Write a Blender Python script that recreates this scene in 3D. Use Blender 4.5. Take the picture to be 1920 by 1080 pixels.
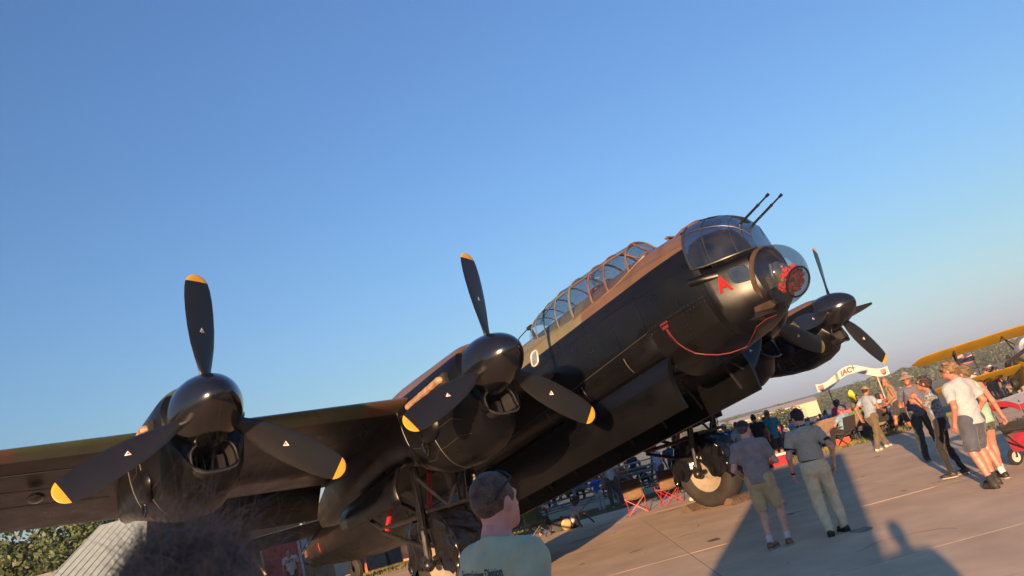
import bpy, math, random
import numpy as np
from math import sin, cos, pi, radians, hypot, sqrt, atan2
from mathutils import Vector, Matrix, Euler
from mathutils.bvhtree import BVHTree

for o in list(bpy.data.objects):
    bpy.data.objects.remove(o)
S = bpy.context.scene
COL = S.collection
random.seed(7)
RNG = np.random.default_rng(7)

# ------------------------------------------------------------------ camera
CAM_F = 1459.0; CAM_H = 1.916; CAM_PITCH = 12.891; CAM_ROLL = -15.245
cam = bpy.data.cameras.new('camera'); co = bpy.data.objects.new('camera', cam); COL.objects.link(co)
cam.sensor_fit = 'HORIZONTAL'; cam.sensor_width = 36.0; cam.lens = 36.0 * CAM_F / 1920.0
cam.clip_start = 0.05; cam.clip_end = 6000
fw = Vector((0, cos(radians(CAM_PITCH)), sin(radians(CAM_PITCH))))
up0 = Vector((0, -sin(radians(CAM_PITCH)), cos(radians(CAM_PITCH)))); rt0 = Vector((1, 0, 0))
cr, sr = cos(radians(CAM_ROLL)), sin(radians(CAM_ROLL))
rt = rt0 * cr + up0 * sr
up = -rt0 * sr + up0 * cr
co.matrix_world = Matrix(((rt.x, up.x, -fw.x, 0), (rt.y, up.y, -fw.y, 0), (rt.z, up.z, -fw.z, CAM_H), (0, 0, 0, 1)))
cam.dof.use_dof = True; cam.dof.focus_distance = 14.0; cam.dof.aperture_fstop = 6.3
S.camera = co

# ------------------------------------------------------------------ light
SUN_EL = 8.0; SUN_AZ = 18.5           # the light travels towards (sin az, cos az)
w = bpy.data.worlds.new('World'); S.world = w; w.use_nodes = True
nt = w.node_tree; nt.nodes.clear()
sky = nt.nodes.new('ShaderNodeTexSky'); sky.sky_type = 'NISHITA'; sky.sun_disc = False
sky.sun_elevation = radians(SUN_EL); sky.sun_rotation = radians(180 + SUN_AZ)
sky.air_density = 2.0; sky.dust_density = 0.3; sky.ozone_density = 2.0; sky.altitude = 200
bg = nt.nodes.new('ShaderNodeBackground'); bg.inputs['Strength'].default_value = 0.05
out = nt.nodes.new('ShaderNodeOutputWorld')
hs = nt.nodes.new('ShaderNodeHueSaturation'); hs.inputs['Saturation'].default_value = 0.7
gm = nt.nodes.new('ShaderNodeMix'); gm.data_type = 'RGBA'; gm.blend_type = 'MULTIPLY'; gm.inputs['Factor'].default_value = 1.0
gm.inputs['B'].default_value = (0.37, 0.65, 1.33, 1)
nt.links.new(sky.outputs[0], hs.inputs['Color']); nt.links.new(hs.outputs[0], gm.inputs['A']); nt.links.new(gm.outputs['Result'], bg.inputs[0]); nt.links.new(bg.outputs[0], out.inputs[0])
sl = bpy.data.lights.new('sun', 'SUN'); so = bpy.data.objects.new('sun', sl); COL.objects.link(so)
sl.energy = 3.0; sl.angle = radians(0.5); sl.color = (1.0, 0.62, 0.34)
ld = Vector((sin(radians(SUN_AZ)) * cos(radians(SUN_EL)), cos(radians(SUN_AZ)) * cos(radians(SUN_EL)), -sin(radians(SUN_EL))))
so.rotation_euler = ld.to_track_quat('-Z', 'Y').to_euler(); so.location = (-30, -100, 20)
S.view_settings.view_transform = 'Standard'; S.view_settings.look = 'None'
S.view_settings.exposure = 2.2; S.view_settings.gamma = 1.0; S.view_settings.use_curve_mapping = False

# ------------------------------------------------------------------ helpers
def tag(o, label=None, cat=None, group=None, kind=None):
    if label: o['label'] = label
    if cat: o['category'] = cat
    if group: o['group'] = group
    if kind: o['kind'] = kind
    return o

def thing(name, label, cat, loc=(0, 0, 0), rz=0.0, group=None, rot=None):
    o = bpy.data.objects.new(name, None); COL.objects.link(o)
    o.location = loc; o.rotation_euler = rot or (0, 0, rz); o.empty_display_size = 0.2
    return tag(o, label, cat, group)

def copy_tree(o, parent=None):
    c = o.copy(); COL.objects.link(c)
    if parent is not None: c.parent = parent
    for ch in list(o.children): copy_tree(ch, c)
    return c

MATS = {}
def mat(name, col, rough=0.6, metal=0.0, var=0.18, scale=6.0, bump=0.0, bscale=40.0, spec=0.5, coat=0.0, sheen=0.0, col2=None, trans=0.0):
    """principled material whose colour drifts with object-space noise"""
    if name in MATS: return MATS[name]
    m = bpy.data.materials.new(name); m.use_nodes = True; MATS[name] = m
    n = m.node_tree; b = n.nodes['Principled BSDF']
    tc = n.nodes.new('ShaderNodeTexCoord')
    no = n.nodes.new('ShaderNodeTexNoise'); no.inputs['Scale'].default_value = scale; no.inputs['Detail'].default_value = 5
    n.links.new(tc.outputs['Object'], no.inputs['Vector'])
    mx = n.nodes.new('ShaderNodeMix'); mx.data_type = 'RGBA'
    c2 = col2 or tuple(max(0.0, c * (1 - 2 * var)) for c in col)
    mx.inputs['A'].default_value = (*c2, 1); mx.inputs['B'].default_value = (*[min(1, c * (1 + (0 if col2 else var))) for c in col], 1)
    mr = n.nodes.new('ShaderNodeMapRange'); mr.inputs['From Min'].default_value = 0.3; mr.inputs['From Max'].default_value = 0.7
    n.links.new(no.outputs['Fac'], mr.inputs['Value']); n.links.new(mr.outputs[0], mx.inputs['Factor'])
    n.links.new(mx.outputs['Result'], b.inputs['Base Color'])
    b.inputs['Roughness'].default_value = rough; b.inputs['Metallic'].default_value = metal
    b.inputs['Specular IOR Level'].default_value = spec; b.inputs['Coat Weight'].default_value = coat
    b.inputs['Sheen Weight'].default_value = sheen
    if trans: b.inputs['Transmission Weight'].default_value = trans
    if bump:
        n2 = n.nodes.new('ShaderNodeTexNoise'); n2.inputs['Scale'].default_value = bscale; n2.inputs['Detail'].default_value = 4
        n.links.new(tc.outputs['Object'], n2.inputs['Vector'])
        bp = n.nodes.new('ShaderNodeBump'); bp.inputs['Strength'].default_value = bump; bp.inputs['Distance'].default_value = 0.02
        n.links.new(n2.outputs['Fac'], bp.inputs['Height']); n.links.new(bp.outputs[0], b.inputs['Normal'])
    return m

def glass(name, tint=(0.8, 0.85, 0.9), alpha=0.75, rough=0.03):
    """thin pane: tinted see-through plus mirror reflection by angle"""
    m = bpy.data.materials.new(name); m.use_nodes = True; MATS[name] = m
    n = m.node_tree; n.nodes.clear()
    o = n.nodes.new('ShaderNodeOutputMaterial'); t = n.nodes.new('ShaderNodeBsdfTransparent'); g = n.nodes.new('ShaderNodeBsdfGlossy')
    d = n.nodes.new('ShaderNodeBsdfDiffuse'); d.inputs['Color'].default_value = (0.35, 0.35, 0.34, 1)
    t.inputs['Color'].default_value = (*[c * alpha for c in tint], 1)
    g.inputs['Roughness'].default_value = rough
    lw = n.nodes.new('ShaderNodeLayerWeight'); lw.inputs['Blend'].default_value = 0.35
    no = n.nodes.new('ShaderNodeTexNoise'); no.inputs['Scale'].default_value = 3
    mr = n.nodes.new('ShaderNodeMapRange'); mr.inputs['From Min'].default_value = 0.35; mr.inputs['From Max'].default_value = 0.8
    mr.inputs['To Min'].default_value = 0.01; mr.inputs['To Max'].default_value = 0.045
    n.links.new(no.outputs['Fac'], mr.inputs['Value'])
    m0 = n.nodes.new('ShaderNodeMixShader'); n.links.new(mr.outputs[0], m0.inputs[0]); n.links.new(t.outputs[0], m0.inputs[1]); n.links.new(d.outputs[0], m0.inputs[2])
    mx = n.nodes.new('ShaderNodeMixShader')
    m2 = n.nodes.new('ShaderNodeMapRange'); m2.inputs['To Min'].default_value = 0.05; m2.inputs['To Max'].default_value = 0.5
    n.links.new(lw.outputs['Fresnel'], m2.inputs['Value'])
    n.links.new(m2.outputs[0], mx.inputs[0]); n.links.new(m0.outputs[0], mx.inputs[1]); n.links.new(g.outputs[0], mx.inputs[2])
    n.links.new(mx.outputs[0], o.inputs[0])
    return m

class MB:
    """collects shapes; build() links them as one mesh object"""
    def __init__(s): s.v = []; s.f = []; s.m = []; s.xf = None
    def add(s, vs, fs, mi=0):
        b = len(s.v)
        s.v.extend([tuple(float(c) for c in p) for p in vs]); s.f.extend([tuple(i + b for i in f) for f in fs]); s.m.extend([mi] * len(fs))
        return s
    def box(s, c, d, mi=0, R=None, tap=1.0):
        hx, hy, hz = d[0] / 2, d[1] / 2, d[2] / 2
        vs = [Vector((x * hx * (tap if z > 0 else 1), y * hy * (tap if z > 0 else 1), z * hz)) for z in (-1, 1) for y in (-1, 1) for x in (-1, 1)]
        if R is not None: vs = [R @ q for q in vs]
        vs = [q + Vector(c) for q in vs]
        return s.add(vs, [(0, 2, 3, 1), (4, 5, 7, 6), (0, 1, 5, 4), (2, 6, 7, 3), (0, 4, 6, 2), (1, 3, 7, 5)], mi)
    def bar(s, a, b, w, t=None, mi=0, upv=(0, 0, 1)):
        a, b = Vector(a), Vector(b); d = (b - a); L = d.length; d.normalize()
        u = Vector(upv)
        if abs(d.dot(u)) > 0.95: u = Vector((0, 1, 0)) if abs(d.y) < 0.9 else Vector((1, 0, 0))
        x = d.cross(u).normalized(); y = x.cross(d).normalized()
        R = Matrix((x, d, y)).transposed()
        return s.box((a + b) / 2, (w, L, t or w), mi, R)
    def tube(s, pts, r, n=8, mi=0, cap=True, closed=False):
        P = [Vector(p) for p in pts]; N = len(P)
        rr = r if hasattr(r, '__len__') else [r] * N
        b = len(s.v); prev = None
        for i, p in enumerate(P):
            if closed: d = P[(i + 1) % N] - P[i - 1]
            else: d = P[min(i + 1, N - 1)] - P[max(i - 1, 0)]
            d.normalize()
            if prev is None:
                u = Vector((0, 0, 1)) if abs(d.z) < 0.9 else Vector((1, 0, 0))
            else: u = prev
            x = (u - d * u.dot(d)).normalized(); y = d.cross(x); prev = x
            for k in range(n):
                a = 2 * pi * k / n; q = p + (x * cos(a) + y * sin(a)) * rr[i]; s.v.append(tuple(q))
        M = N if closed else N - 1
        for i in range(M):
            j = (i + 1) % N
            for k in range(n):
                s.f.append((b + i * n + k, b + i * n + (k + 1) % n, b + j * n + (k + 1) % n, b + j * n + k)); s.m.append(mi)
        if cap and not closed:
            s.f.append(tuple(b + k for k in reversed(range(n)))); s.m.append(mi)
            s.f.append(tuple(b + (N - 1) * n + k for k in range(n))); s.m.append(mi)
        return s
    def loft(s, rings, mi=0, cap0=True, cap1=True, closed=True, mf=None):
        b = len(s.v); n = len(rings[0])
        for r in rings: s.v.extend([tuple(float(c) for c in p) for p in r])
        K = n if closed else n - 1
        for i in range(len(rings) - 1):
            for k in range(K):
                s.f.append((b + i * n + k, b + i * n + (k + 1) % n, b + (i + 1) * n + (k + 1) % n, b + (i + 1) * n + k)); s.m.append(mf(i, k) if mf else mi)
        if cap0: s.f.append(tuple(b + k for k in reversed(range(n)))); s.m.append(mi)
        if cap1: s.f.append(tuple(b + (len(rings) - 1) * n + k for k in range(n))); s.m.append(mi)
        return s
    def lathe(s, prof, axis=(1, 0, 0), c=(0, 0, 0), n=24, mi=0, a0=0, a1=2 * pi, mf=None):
        """prof = list of (along, radius)"""
        ax = Vector(axis).normalized(); u = Vector((0, 0, 1)) if abs(ax.z) < 0.9 else Vector((1, 0, 0))
        x = (u - ax * u.dot(ax)).normalized(); y = ax.cross(x); full = abs(a1 - a0 - 2 * pi) < 1e-6
        N = n if full else n + 1
        rings = [[Vector(c) + ax * t + (x * cos(a0 + (a1 - a0) * k / n) + y * sin(a0 + (a1 - a0) * k / n)) * max(r, 1e-4) for k in range(N)] for t, r in prof]
        return s.loft(rings, mi, False, False, full, (lambda i, k: mf(i)) if mf else None)
    def ball(s, c, r, nu=10, nv=7, mi=0, R=None):
        rx, ry, rz = r if hasattr(r, '__len__') else (r, r, r)
        rings = []
        for i in range(nv + 1):
            t = pi * i / nv
            ring = [Vector((rx * max(sin(t), 1e-3) * cos(2 * pi * k / nu), ry * max(sin(t), 1e-3) * sin(2 * pi * k / nu), -rz * cos(t))) for k in range(nu)]
            if R is not None: ring = [R @ q for q in ring]
            rings.append([q + Vector(c) for q in ring])
        return s.loft(rings, mi, False, False)
    def grid(s, P, mi=0, closed_u=False, mf=None):
        """P[i][j] points"""
        b = len(s.v); nu = len(P); nv = len(P[0])
        for r in P: s.v.extend([tuple(float(c) for c in q) for q in r])
        for i in range(nu - 1 + (1 if closed_u else 0)):
            for j in range(nv - 1):
                i2 = (i + 1) % nu
                s.f.append((b + i * nv + j, b + i * nv + j + 1, b + i2 * nv + j + 1, b + i2 * nv + j)); s.m.append(mf(i, j) if mf else mi)
        return s
    def mesh(s, name, mats, smooth=True, ang=35):
        me = bpy.data.meshes.new(name); me.from_pydata(s.v, [], s.f)
        ml = mats if isinstance(mats, (list, tuple)) else [mats]
        for m in ml: me.materials.append(m)
        if len(ml) > 1: me.polygons.foreach_set('material_index', s.m)
        if smooth: me.shade_smooth(); me.set_sharp_from_angle(angle=radians(ang))
        me.update(); return me
    def build(s, name, mats, parent=None, smooth=True, ang=35, loc=None, rot=None):
        o = bpy.data.objects.new(name, s.mesh(name, mats, smooth, ang)); COL.objects.link(o)
        if parent is not None: o.parent = parent
        if loc is not None: o.location = loc
        if rot is not None: o.rotation_euler = rot
        return o

def solidify(o, t, off=-1.0):
    md = o.modifiers.new('thickness', 'SOLIDIFY'); md.thickness = t; md.offset = off
    return o

def text_mesh(txt, size, bold=0.0, shear=0.0, extrude=0.0, align='CENTER'):
    cu = bpy.data.curves.new('lettering', 'FONT'); cu.body = txt; cu.size = size; cu.offset = bold; cu.shear = shear; cu.extrude = extrude
    cu.align_x = align; cu.align_y = 'CENTER'
    ob = bpy.data.objects.new('lettering', cu); COL.objects.link(ob)
    bpy.context.view_layer.update()
    me = bpy.data.meshes.new_from_object(ob.evaluated_get(bpy.context.evaluated_depsgraph_get()))
    v = [tuple(q.co) for q in me.vertices]; f = [tuple(p.vertices) for p in me.polygons]
    bpy.data.objects.remove(ob); bpy.data.curves.remove(cu); bpy.data.meshes.remove(me)
    return v, f

def lerp(a, b, t): return a + (b - a) * t
def interp(x, xs, ys): return float(np.interp(x, xs, ys))
# ------------------------------------------------------------------ ground
def sheet(name, x0, x1, y0, y1, z, m, nx=1, ny=1):
    b = MB(); b.grid([[(lerp(x0, x1, i / nx), lerp(y0, y1, j / ny), z) for j in range(ny + 1)] for i in range(nx + 1)])
    o = b.build(name, m, smooth=False); o['kind'] = 'structure'; return o

def ground_mat():
    m = mat('field_grass', (0.085, 0.095, 0.03), 0.9, var=0.3, scale=0.35, bump=0.6, bscale=9, col2=(0.13, 0.105, 0.05)); return m
GM = ground_mat()
gb = MB()
GY = (24.9, 27, 32, 40, 60, 100, 180, 400, 900, 2500); GZ = (-.06, -.06, -.38, -.9, -1.7, -3.0, -4.6, -8.9, -9.5, -10)
gb.grid([[(x, y, z) for y, z in zip(GY, GZ)] for x in (-2600, -600, -150, 0, 150, 600, 2600)])
gb.build('grass_field', GM, smooth=False)['kind'] = 'structure'
sheet('concrete_ground', -400, 400, -500, 24.9, -0.10, mat('far_concrete', (0.27, 0.235, 0.19), 0.85, var=0.12, scale=0.4))

def concrete_mat(name, col):
    if name in MATS: return MATS[name]
    m = mat(name, col, 0.82, var=0.10, scale=1.1, bump=0.25, bscale=55, spec=0.3)
    n = m.node_tree; b = n.nodes['Principled BSDF']; src = b.inputs['Base Color'].links[0].from_socket
    tc = [q for q in n.nodes if q.type == 'TEX_COORD'][0]
    mp = n.nodes.new('ShaderNodeMapping'); mp.inputs['Scale'].default_value = (0.25, 1.3, 1)
    n.links.new(tc.outputs['Object'], mp.inputs[0])
    st = n.nodes.new('ShaderNodeTexNoise'); st.inputs['Scale'].default_value = 1.4; st.inputs['Detail'].default_value = 8; st.inputs['Roughness'].default_value = 0.65
    n.links.new(mp.outputs[0], st.inputs['Vector'])
    mr = n.nodes.new('ShaderNodeMapRange'); mr.inputs['From Min'].default_value = 0.58; mr.inputs['From Max'].default_value = 0.80; mr.inputs['To Max'].default_value = 0.62
    n.links.new(st.outputs['Fac'], mr.inputs['Value'])
    mx = n.nodes.new('ShaderNodeMix'); mx.data_type = 'RGBA'; mx.inputs['B'].default_value = (0.17, 0.13, 0.10, 1)
    n.links.new(mr.outputs[0], mx.inputs['Factor']); n.links.new(src, mx.inputs['A']); n.links.new(mx.outputs['Result'], b.inputs['Base Color'])
    return m
apron = sheet('apron', -60, 60, -80, 24.95, -0.0022, mat('joint_filler', (0.11, 0.095, 0.08), 0.9, var=0.2))
slab_cols = [(0.60, 0.44, 0.285), (0.57, 0.42, 0.275), (0.615, 0.45, 0.29)]
rng_s = random.Random(3)
slab_me = []
for k, c in enumerate(slab_cols):
    b = MB(); h = 2.0 - 0.006; e = 0.0015
    rings = [[(-h, -h, -0.1), (h, -h, -0.1), (h, h, -0.1), (-h, h, -0.1)], [(-h, -h, -e), (h, -h, -e), (h, h, -e), (-h, h, -e)],
             [(-h + e, -h + e, 0), (h - e, -h + e, 0), (h - e, h - e, 0), (-h + e, h - e, 0)]]
    b.loft(rings, cap0=False); slab_me.append(b.mesh('slab', concrete_mat('slab_concrete_%d' % k, c), smooth=False))
for ix in range(-5, 7):
    for iy in range(0, 6):
        o = bpy.data.objects.new('slab', slab_me[rng_s.randrange(3)]); COL.objects.link(o); o.parent = apron
        o.location = (1.6 + 4 * ix + 2, 1 + 4 * iy + 2, rng_s.uniform(-0.001, 0.001)); o.rotation_euler = (0, 0, (pi if rng_s.random() < .5 else 0))
b = MB()
b.grid([[(1.6 - 6, 17.0 + s * .028, 0.004), (5.6, 16.98 + s * .03, 0.004), (16, 16.96 + s * .028, 0.004)] for s in (-1, 1)])
b.build('painted_line', mat('line_paint', (0.55, 0.50, 0.42), 0.7, var=0.25, scale=14), apron, smooth=False)
# tar and rubber marks
b = MB()
for (x, y, L, wd, a) in ((0.05, 19.3, .9, .09, .5), (2.35, 20.4, .8, .05, .35), (0.9, 14.9, .28, .07, .4), (1.9, 15.2, .5, .03, .2), (6.2, 13.3, 1.1, .03, -.15), (3.6, 14.3, .7, .03, .1), (0.6, 21.3, 1.3, .05, .7)):
    pts = []
    for k in range(7):
        t = k / 6 - .5; q = rng_s.uniform(-.012, .012); hw = wd * .5 * (1 - (2 * t) ** 2 * .9) + .004
        pts.append([(x + (t * L) * cos(a) - (sgn * hw + q) * sin(a), y + (t * L) * sin(a) + (sgn * hw + q) * cos(a), 0.006) for sgn in (-1, 1)])
    b.grid(pts)
b.build('tar_mark', mat('tar', (0.05, 0.043, 0.036), 0.8, var=0.2), apron, smooth=False)
b = MB(); rk = random.Random(12)
for (x, y, a, L) in ((2.1, 15.6, 1.2, 1.6), (6.6, 14.2, .4, 2.2), (-.9, 18.4, 2.2, 1.8), (4.9, 19.4, .9, 2.4), (4.2, 9.6, 1.9, 1.5), (8.1, 18.6, 2.6, 2.0), (.4, 21.6, .2, 2.4)):
    pts = []; cx, cy, an = x, y, a
    for k in range(16):
        wd_ = rk.uniform(.002, .007); pts.append([(cx - sin(an) * wd_ * sg, cy + cos(an) * wd_ * sg, .0052) for sg in (-1, 1)]); an += rk.uniform(-.45, .45); cx += cos(an) * L / 16; cy += sin(an) * L / 16
    b.grid(pts)
o = b.build('cracks', MATS['tar'], apron, smooth=False); o['kind'] = 'stuff'
b = MB()
for k in range(46):
    x, y = rk.uniform(-3, 10), rk.uniform(9.5, 23.5); r_ = rk.uniform(.015, .09) * (1 if rk.random() < .8 else 2.2)
    b.add([(x + r_ * rk.uniform(.6, 1.1) * cos(t_), y + r_ * rk.uniform(.6, 1.1) * 1.2 * sin(t_), .0056) for t_ in np.linspace(0, 2 * pi, 11, endpoint=False)], [tuple(range(11))])
o = b.build('oil_spots', mat('oil_spot', (.20, .15, .105), .6, var=.3), apron, smooth=False); o['kind'] = 'stuff'
# grass blades on the near verge
def grass_patch(name, x0, x1, y0, y1, n, hmin, hmax, seed, mm):
    r = np.random.default_rng(seed); v = []; f = []
    X = r.uniform(x0, x1, n); Y = r.uniform(y0, y1, n); A = r.uniform(0, 2 * pi, n); H = r.uniform(hmin, hmax, n); L = r.uniform(-.04, .04, (n, 2))
    wv = 0.012
    P = np.empty((n, 3, 3))
    P[:, 0] = np.stack([X - wv * np.cos(A), Y - wv * np.sin(A), np.full(n, -.06)], 1); P[:, 1] = np.stack([X + wv * np.cos(A), Y + wv * np.sin(A), np.full(n, -.06)], 1)
    zz = np.interp(Y, GY, GZ); P[:, 0, 2] = zz - .01; P[:, 1, 2] = zz - .01
    P[:, 2] = np.stack([X + L[:, 0], Y + L[:, 1], zz + H], 1)
    me = bpy.data.meshes.new(name); me.from_pydata(P.reshape(-1, 3).tolist(), [], np.arange(3 * n).reshape(-1, 3).tolist()); me.materials.append(mm)
    o = bpy.data.objects.new(name, me); COL.objects.link(o); o['kind'] = 'stuff'; return o
gbm = mat('grass_blade', (0.10, 0.12, 0.03), 0.8, var=0.3, scale=0.8, col2=(0.17, 0.13, 0.055))
grass_patch('mown_grass', -14, 18, 24.95, 40, 60000, .05, .13, 5, gbm)
# ------------------------------------------------------------------ the bomber
AL, HD = radians(9.555), radians(-49.864)
AIR = thing('bomber_aircraft', 'black and brown four engine bomber parked on the apron with its bomb doors open', 'bomber',
            (4.1688, 12.0200, 4.2995), rot=(0, -AL, HD))
AMAT = Matrix.Translation((4.1688, 12.0200, 4.2995)) @ Euler((0, -AL, HD)).to_matrix().to_4x4()
def W(b): return AMAT @ Vector(b)

def paint_mat(name, line=None, tops=True):
    """satin night black below, brown and green bands above; body coordinates"""
    m = bpy.data.materials.new(name); m.use_nodes = True
    n = m.node_tree; b = n.nodes['Principled BSDF']; L = n.links.new
    tc = n.nodes.new('ShaderNodeTexCoord'); sx = n.nodes.new('ShaderNodeSeparateXYZ'); L(tc.outputs['Object'], sx.inputs[0])
    def noise(sc, det=5, rough=.55, vec=None):
        q = n.nodes.new('ShaderNodeTexNoise'); q.inputs['Scale'].default_value = sc; q.inputs['Detail'].default_value = det; q.inputs['Roughness'].default_value = rough
        L(vec or tc.outputs['Object'], q.inputs['Vector']); return q.outputs['Fac']
    def mr(v, a, c, d=0.0, e=1.0):
        q = n.nodes.new('ShaderNodeMapRange'); q.inputs[1].default_value = a; q.inputs[2].default_value = c; q.inputs[3].default_value = d; q.inputs[4].default_value = e
        L(v, q.inputs[0]); return q.outputs[0]
    def mix(f, A, B):
        q = n.nodes.new('ShaderNodeMix'); q.data_type = 'RGBA'; L(f, q.inputs['Factor'])
        for s, c in (('A', A), ('B', B)):
            if isinstance(c, tuple): q.inputs[s].default_value = (*c, 1)
            else: L(c, q.inputs[s])
        return q.outputs['Result']
    def math_(op, a, c):
        q = n.nodes.new('ShaderNodeMath'); q.operation = op
        for i, v in enumerate((a, c)):
            if isinstance(v, (int, float)): q.inputs[i].default_value = v
            else: L(v, q.inputs[i])
        return q.outputs[0]
    black = mix(mr(noise(1.3), .35, .7), (0.0022, 0.0024, 0.0030), (0.0042, 0.0043, 0.0050))
    mp = n.nodes.new('ShaderNodeMapping'); mp.inputs['Scale'].default_value = (1.2, 4, 5); L(tc.outputs['Object'], mp.inputs[0])
    black = mix(mr(noise(3.0, 8, .7, mp.outputs[0]), .6, .82, 0, .5), black, (0.0115, 0.009, 0.007))        # exhaust dust and scuffs
    col = black
    if tops:
        br = mix(mr(noise(2.2), .3, .7), (0.088, 0.052, 0.034), (0.11, 0.065, 0.042))
        gr = mix(mr(noise(2.2), .3, .7), (0.105, 0.095, 0.052), (0.13, 0.117, 0.065)) if tops == 'nose' else mix(mr(noise(2.2), .3, .7), (0.045, 0.060, 0.040), (0.062, 0.078, 0.05))
        if tops == 'nose':
            e = math_('ADD', sx.outputs['X'], math_('MULTIPLY', noise(.9, 2), .8)); band = mr(e, -3.42, -3.36, 1, 0)
        else:
            s = math_('ADD', math_('MULTIPLY', sx.outputs['Y'], .62), math_('MULTIPLY', sx.outputs['X'], .35)); s = math_('SINE', math_('ADD', s, math_('MULTIPLY', noise(.35, 2), 4.0)), 0)
            band = mr(s, -.04, .04)
        top = mix(band, br, gr)
        if line is not None:
            zz = math_('ADD', sx.outputs['Z'], math_('MULTIPLY', noise(1.5, 3), .02))
            col = mix(mr(zz, line - .004, line + .012), black, top)
        else: col = top
    L(col, b.inputs['Base Color'])
    b.inputs['Specular IOR Level'].default_value = 0.32 if tops == 'nose' else 0.22
    rg = mr(noise(2.5, 6), .3, .75, .25, .44); L(rg, b.inputs['Roughness'])
    bp = n.nodes.new('ShaderNodeBump'); bp.inputs['Strength'].default_value = .06; bp.inputs['Distance'].default_value = .02
    L(noise(3.2, 3), bp.inputs['Height']); L(bp.outputs[0], b.inputs['Normal'])
    MATS[name] = m; return m
PF = paint_mat('fuselage_paint', .56, 'nose'); PB = paint_mat('night_black', tops=False); PT = paint_mat('wing_camouflage', None, 'wing')
PN = paint_mat('cowling_paint', .16, 'nac')
BLK = mat('gloss_black', (0.006, 0.006, 0.007), 0.16, var=0.15, spec=0.5, coat=0.4)
DARK = mat('bay_interior', (0.006, 0.006, 0.0065), 0.7, var=0.3)
STEEL = mat('dark_steel', (0.03, 0.03, 0.032), 0.35, 0.6)
CHROME = mat('oleo_chrome', (0.6, 0.6, 0.58), 0.15, 1.0)
RED = mat('red_cloth', (0.10, 0.006, 0.009), 0.6)
YEL = mat('tip_yellow', (0.52, 0.28, 0.02), 0.45, var=.05)
BLADE = mat('blade_black', (0.0070, 0.0072, 0.0085), 0.42, var=0.15, scale=3)
GLASS = glass('clear_perspex', alpha=0.9); SMOKE = glass('dusty_perspex', (0.55, 0.58, 0.6), alpha=0.62, rough=.06)
WHITE = mat('decal_white', (0.75, 0.72, 0.68), 0.5, var=.03); DRED = mat('decal_red', (0.45, 0.03, 0.025), .5, var=.05)
BRN = mat('earth_brown_frame', (0.115, 0.065, 0.04), 0.5); OLV = mat('olive_frame', (0.085, 0.075, 0.04), 0.5); GREYF = mat('grey_green_frame', (0.10, 0.11, 0.095), .5)

# fuselage cross-sections: x, top, bottom, half width, widest height
FX = [-.30, -.5, -.75, -.96, -.99, -1.5, -2.0, -2.33, -2.36, -3.5, -5, -6.5, -8.5, -10.5, -12.1, -12.14, -13.5, -15.5, -17.2, -18.6, -19.7, -20.1]
FT = [-.03, .0, .03, .07, .93, 1.01, 1.06, 1.08, 1.08, 1.13, 1.18, 1.21, 1.22, 1.2, 1.17, 1.17, 1.12, 1.02, .90, .78, .66, .60]
FB = [-.93, -1.04, -1.12, -1.17, -1.172, -1.23, -1.265, -1.28, -.88, -.88, -.88, -.88, -.88, -.88, -.88, -1.28, -1.2, -1.06, -.84, -.62, -.42, -.33]
FH = [.44, .56, .69, .79, .795, .855, .885, .89, .89, .90, .905, .905, .905, .90, .88, .88, .85, .77, .66, .56, .47, .43]
FC = [-.42, -.40, -.36, -.30, -.15, -.12, -.1, -.1, -.1, -.1, -.1, -.1, -.1, -.1, -.1, -.1, -.05, 0, .05, .1, .12, .13]
def fsec(x):
    q = [interp(-x, [-k for k in FX], a) for a in (FT, FB, FH, FC)]; return q
def fpt(x, th, off=0.0, open_bay=True):
    t, bo, h, c = fsec(x)
    if not open_bay and -12.13 < x < -2.34: bo = -1.29
    cs, sn = cos(th), sin(th)
    nn = (2.35 if x < -.975 else 5.5) if sn > 0 else (2.5 if not (open_bay and -12.12 < x < -2.345) else 5.0)
    e = 2 / nn
    y = h * math.copysign(abs(cs) ** e, cs); z = c + (t - c if sn > 0 else c - bo) * math.copysign(abs(sn) ** e, sn)
    d = Vector((0, y / max(h, .01) ** 2, (z - c) / (t - c if sn > 0 else c - bo) ** 2)); d.normalize()
    return Vector((x, y, z)) + d * off
NTH = 56
b = MB()
xs = FX[:1] + [-.4] + FX[1:]
fine = sorted(set([round(k, 3) for k in FX] + [-.4, -.62, -.88, -1.25, -1.75, -2.2, -2.9, -4.2, -5.7, -7.5, -9.5, -11.3, -12.8, -14.5, -16.4, -18, -19.2]), reverse=True)
b.loft([[fpt(x, 2 * pi * k / NTH) for k in range(NTH)] for x in fine])
FUS = b.build('fuselage', PF, AIR, ang=50)
FBVH = BVHTree.FromPolygons(b.v, b.f)
def onfus(x, z, y=-3.0, off=.004):
    h = FBVH.ray_cast(Vector((x, y, z)), Vector((0, 1 if y < 0 else -1, 0)))
    return (h[0] + Vector((0, -off if y < 0 else off, 0))) if h[0] is not None else Vector((x, -.8, z))
def onbelly(x, y, off=.004):
    h = FBVH.ray_cast(Vector((x, y, -3)), Vector((0, 0, 1)))
    return (h[0] + Vector((0, 0, -off))) if h[0] is not None else Vector((x, y, -1.2))
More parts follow.
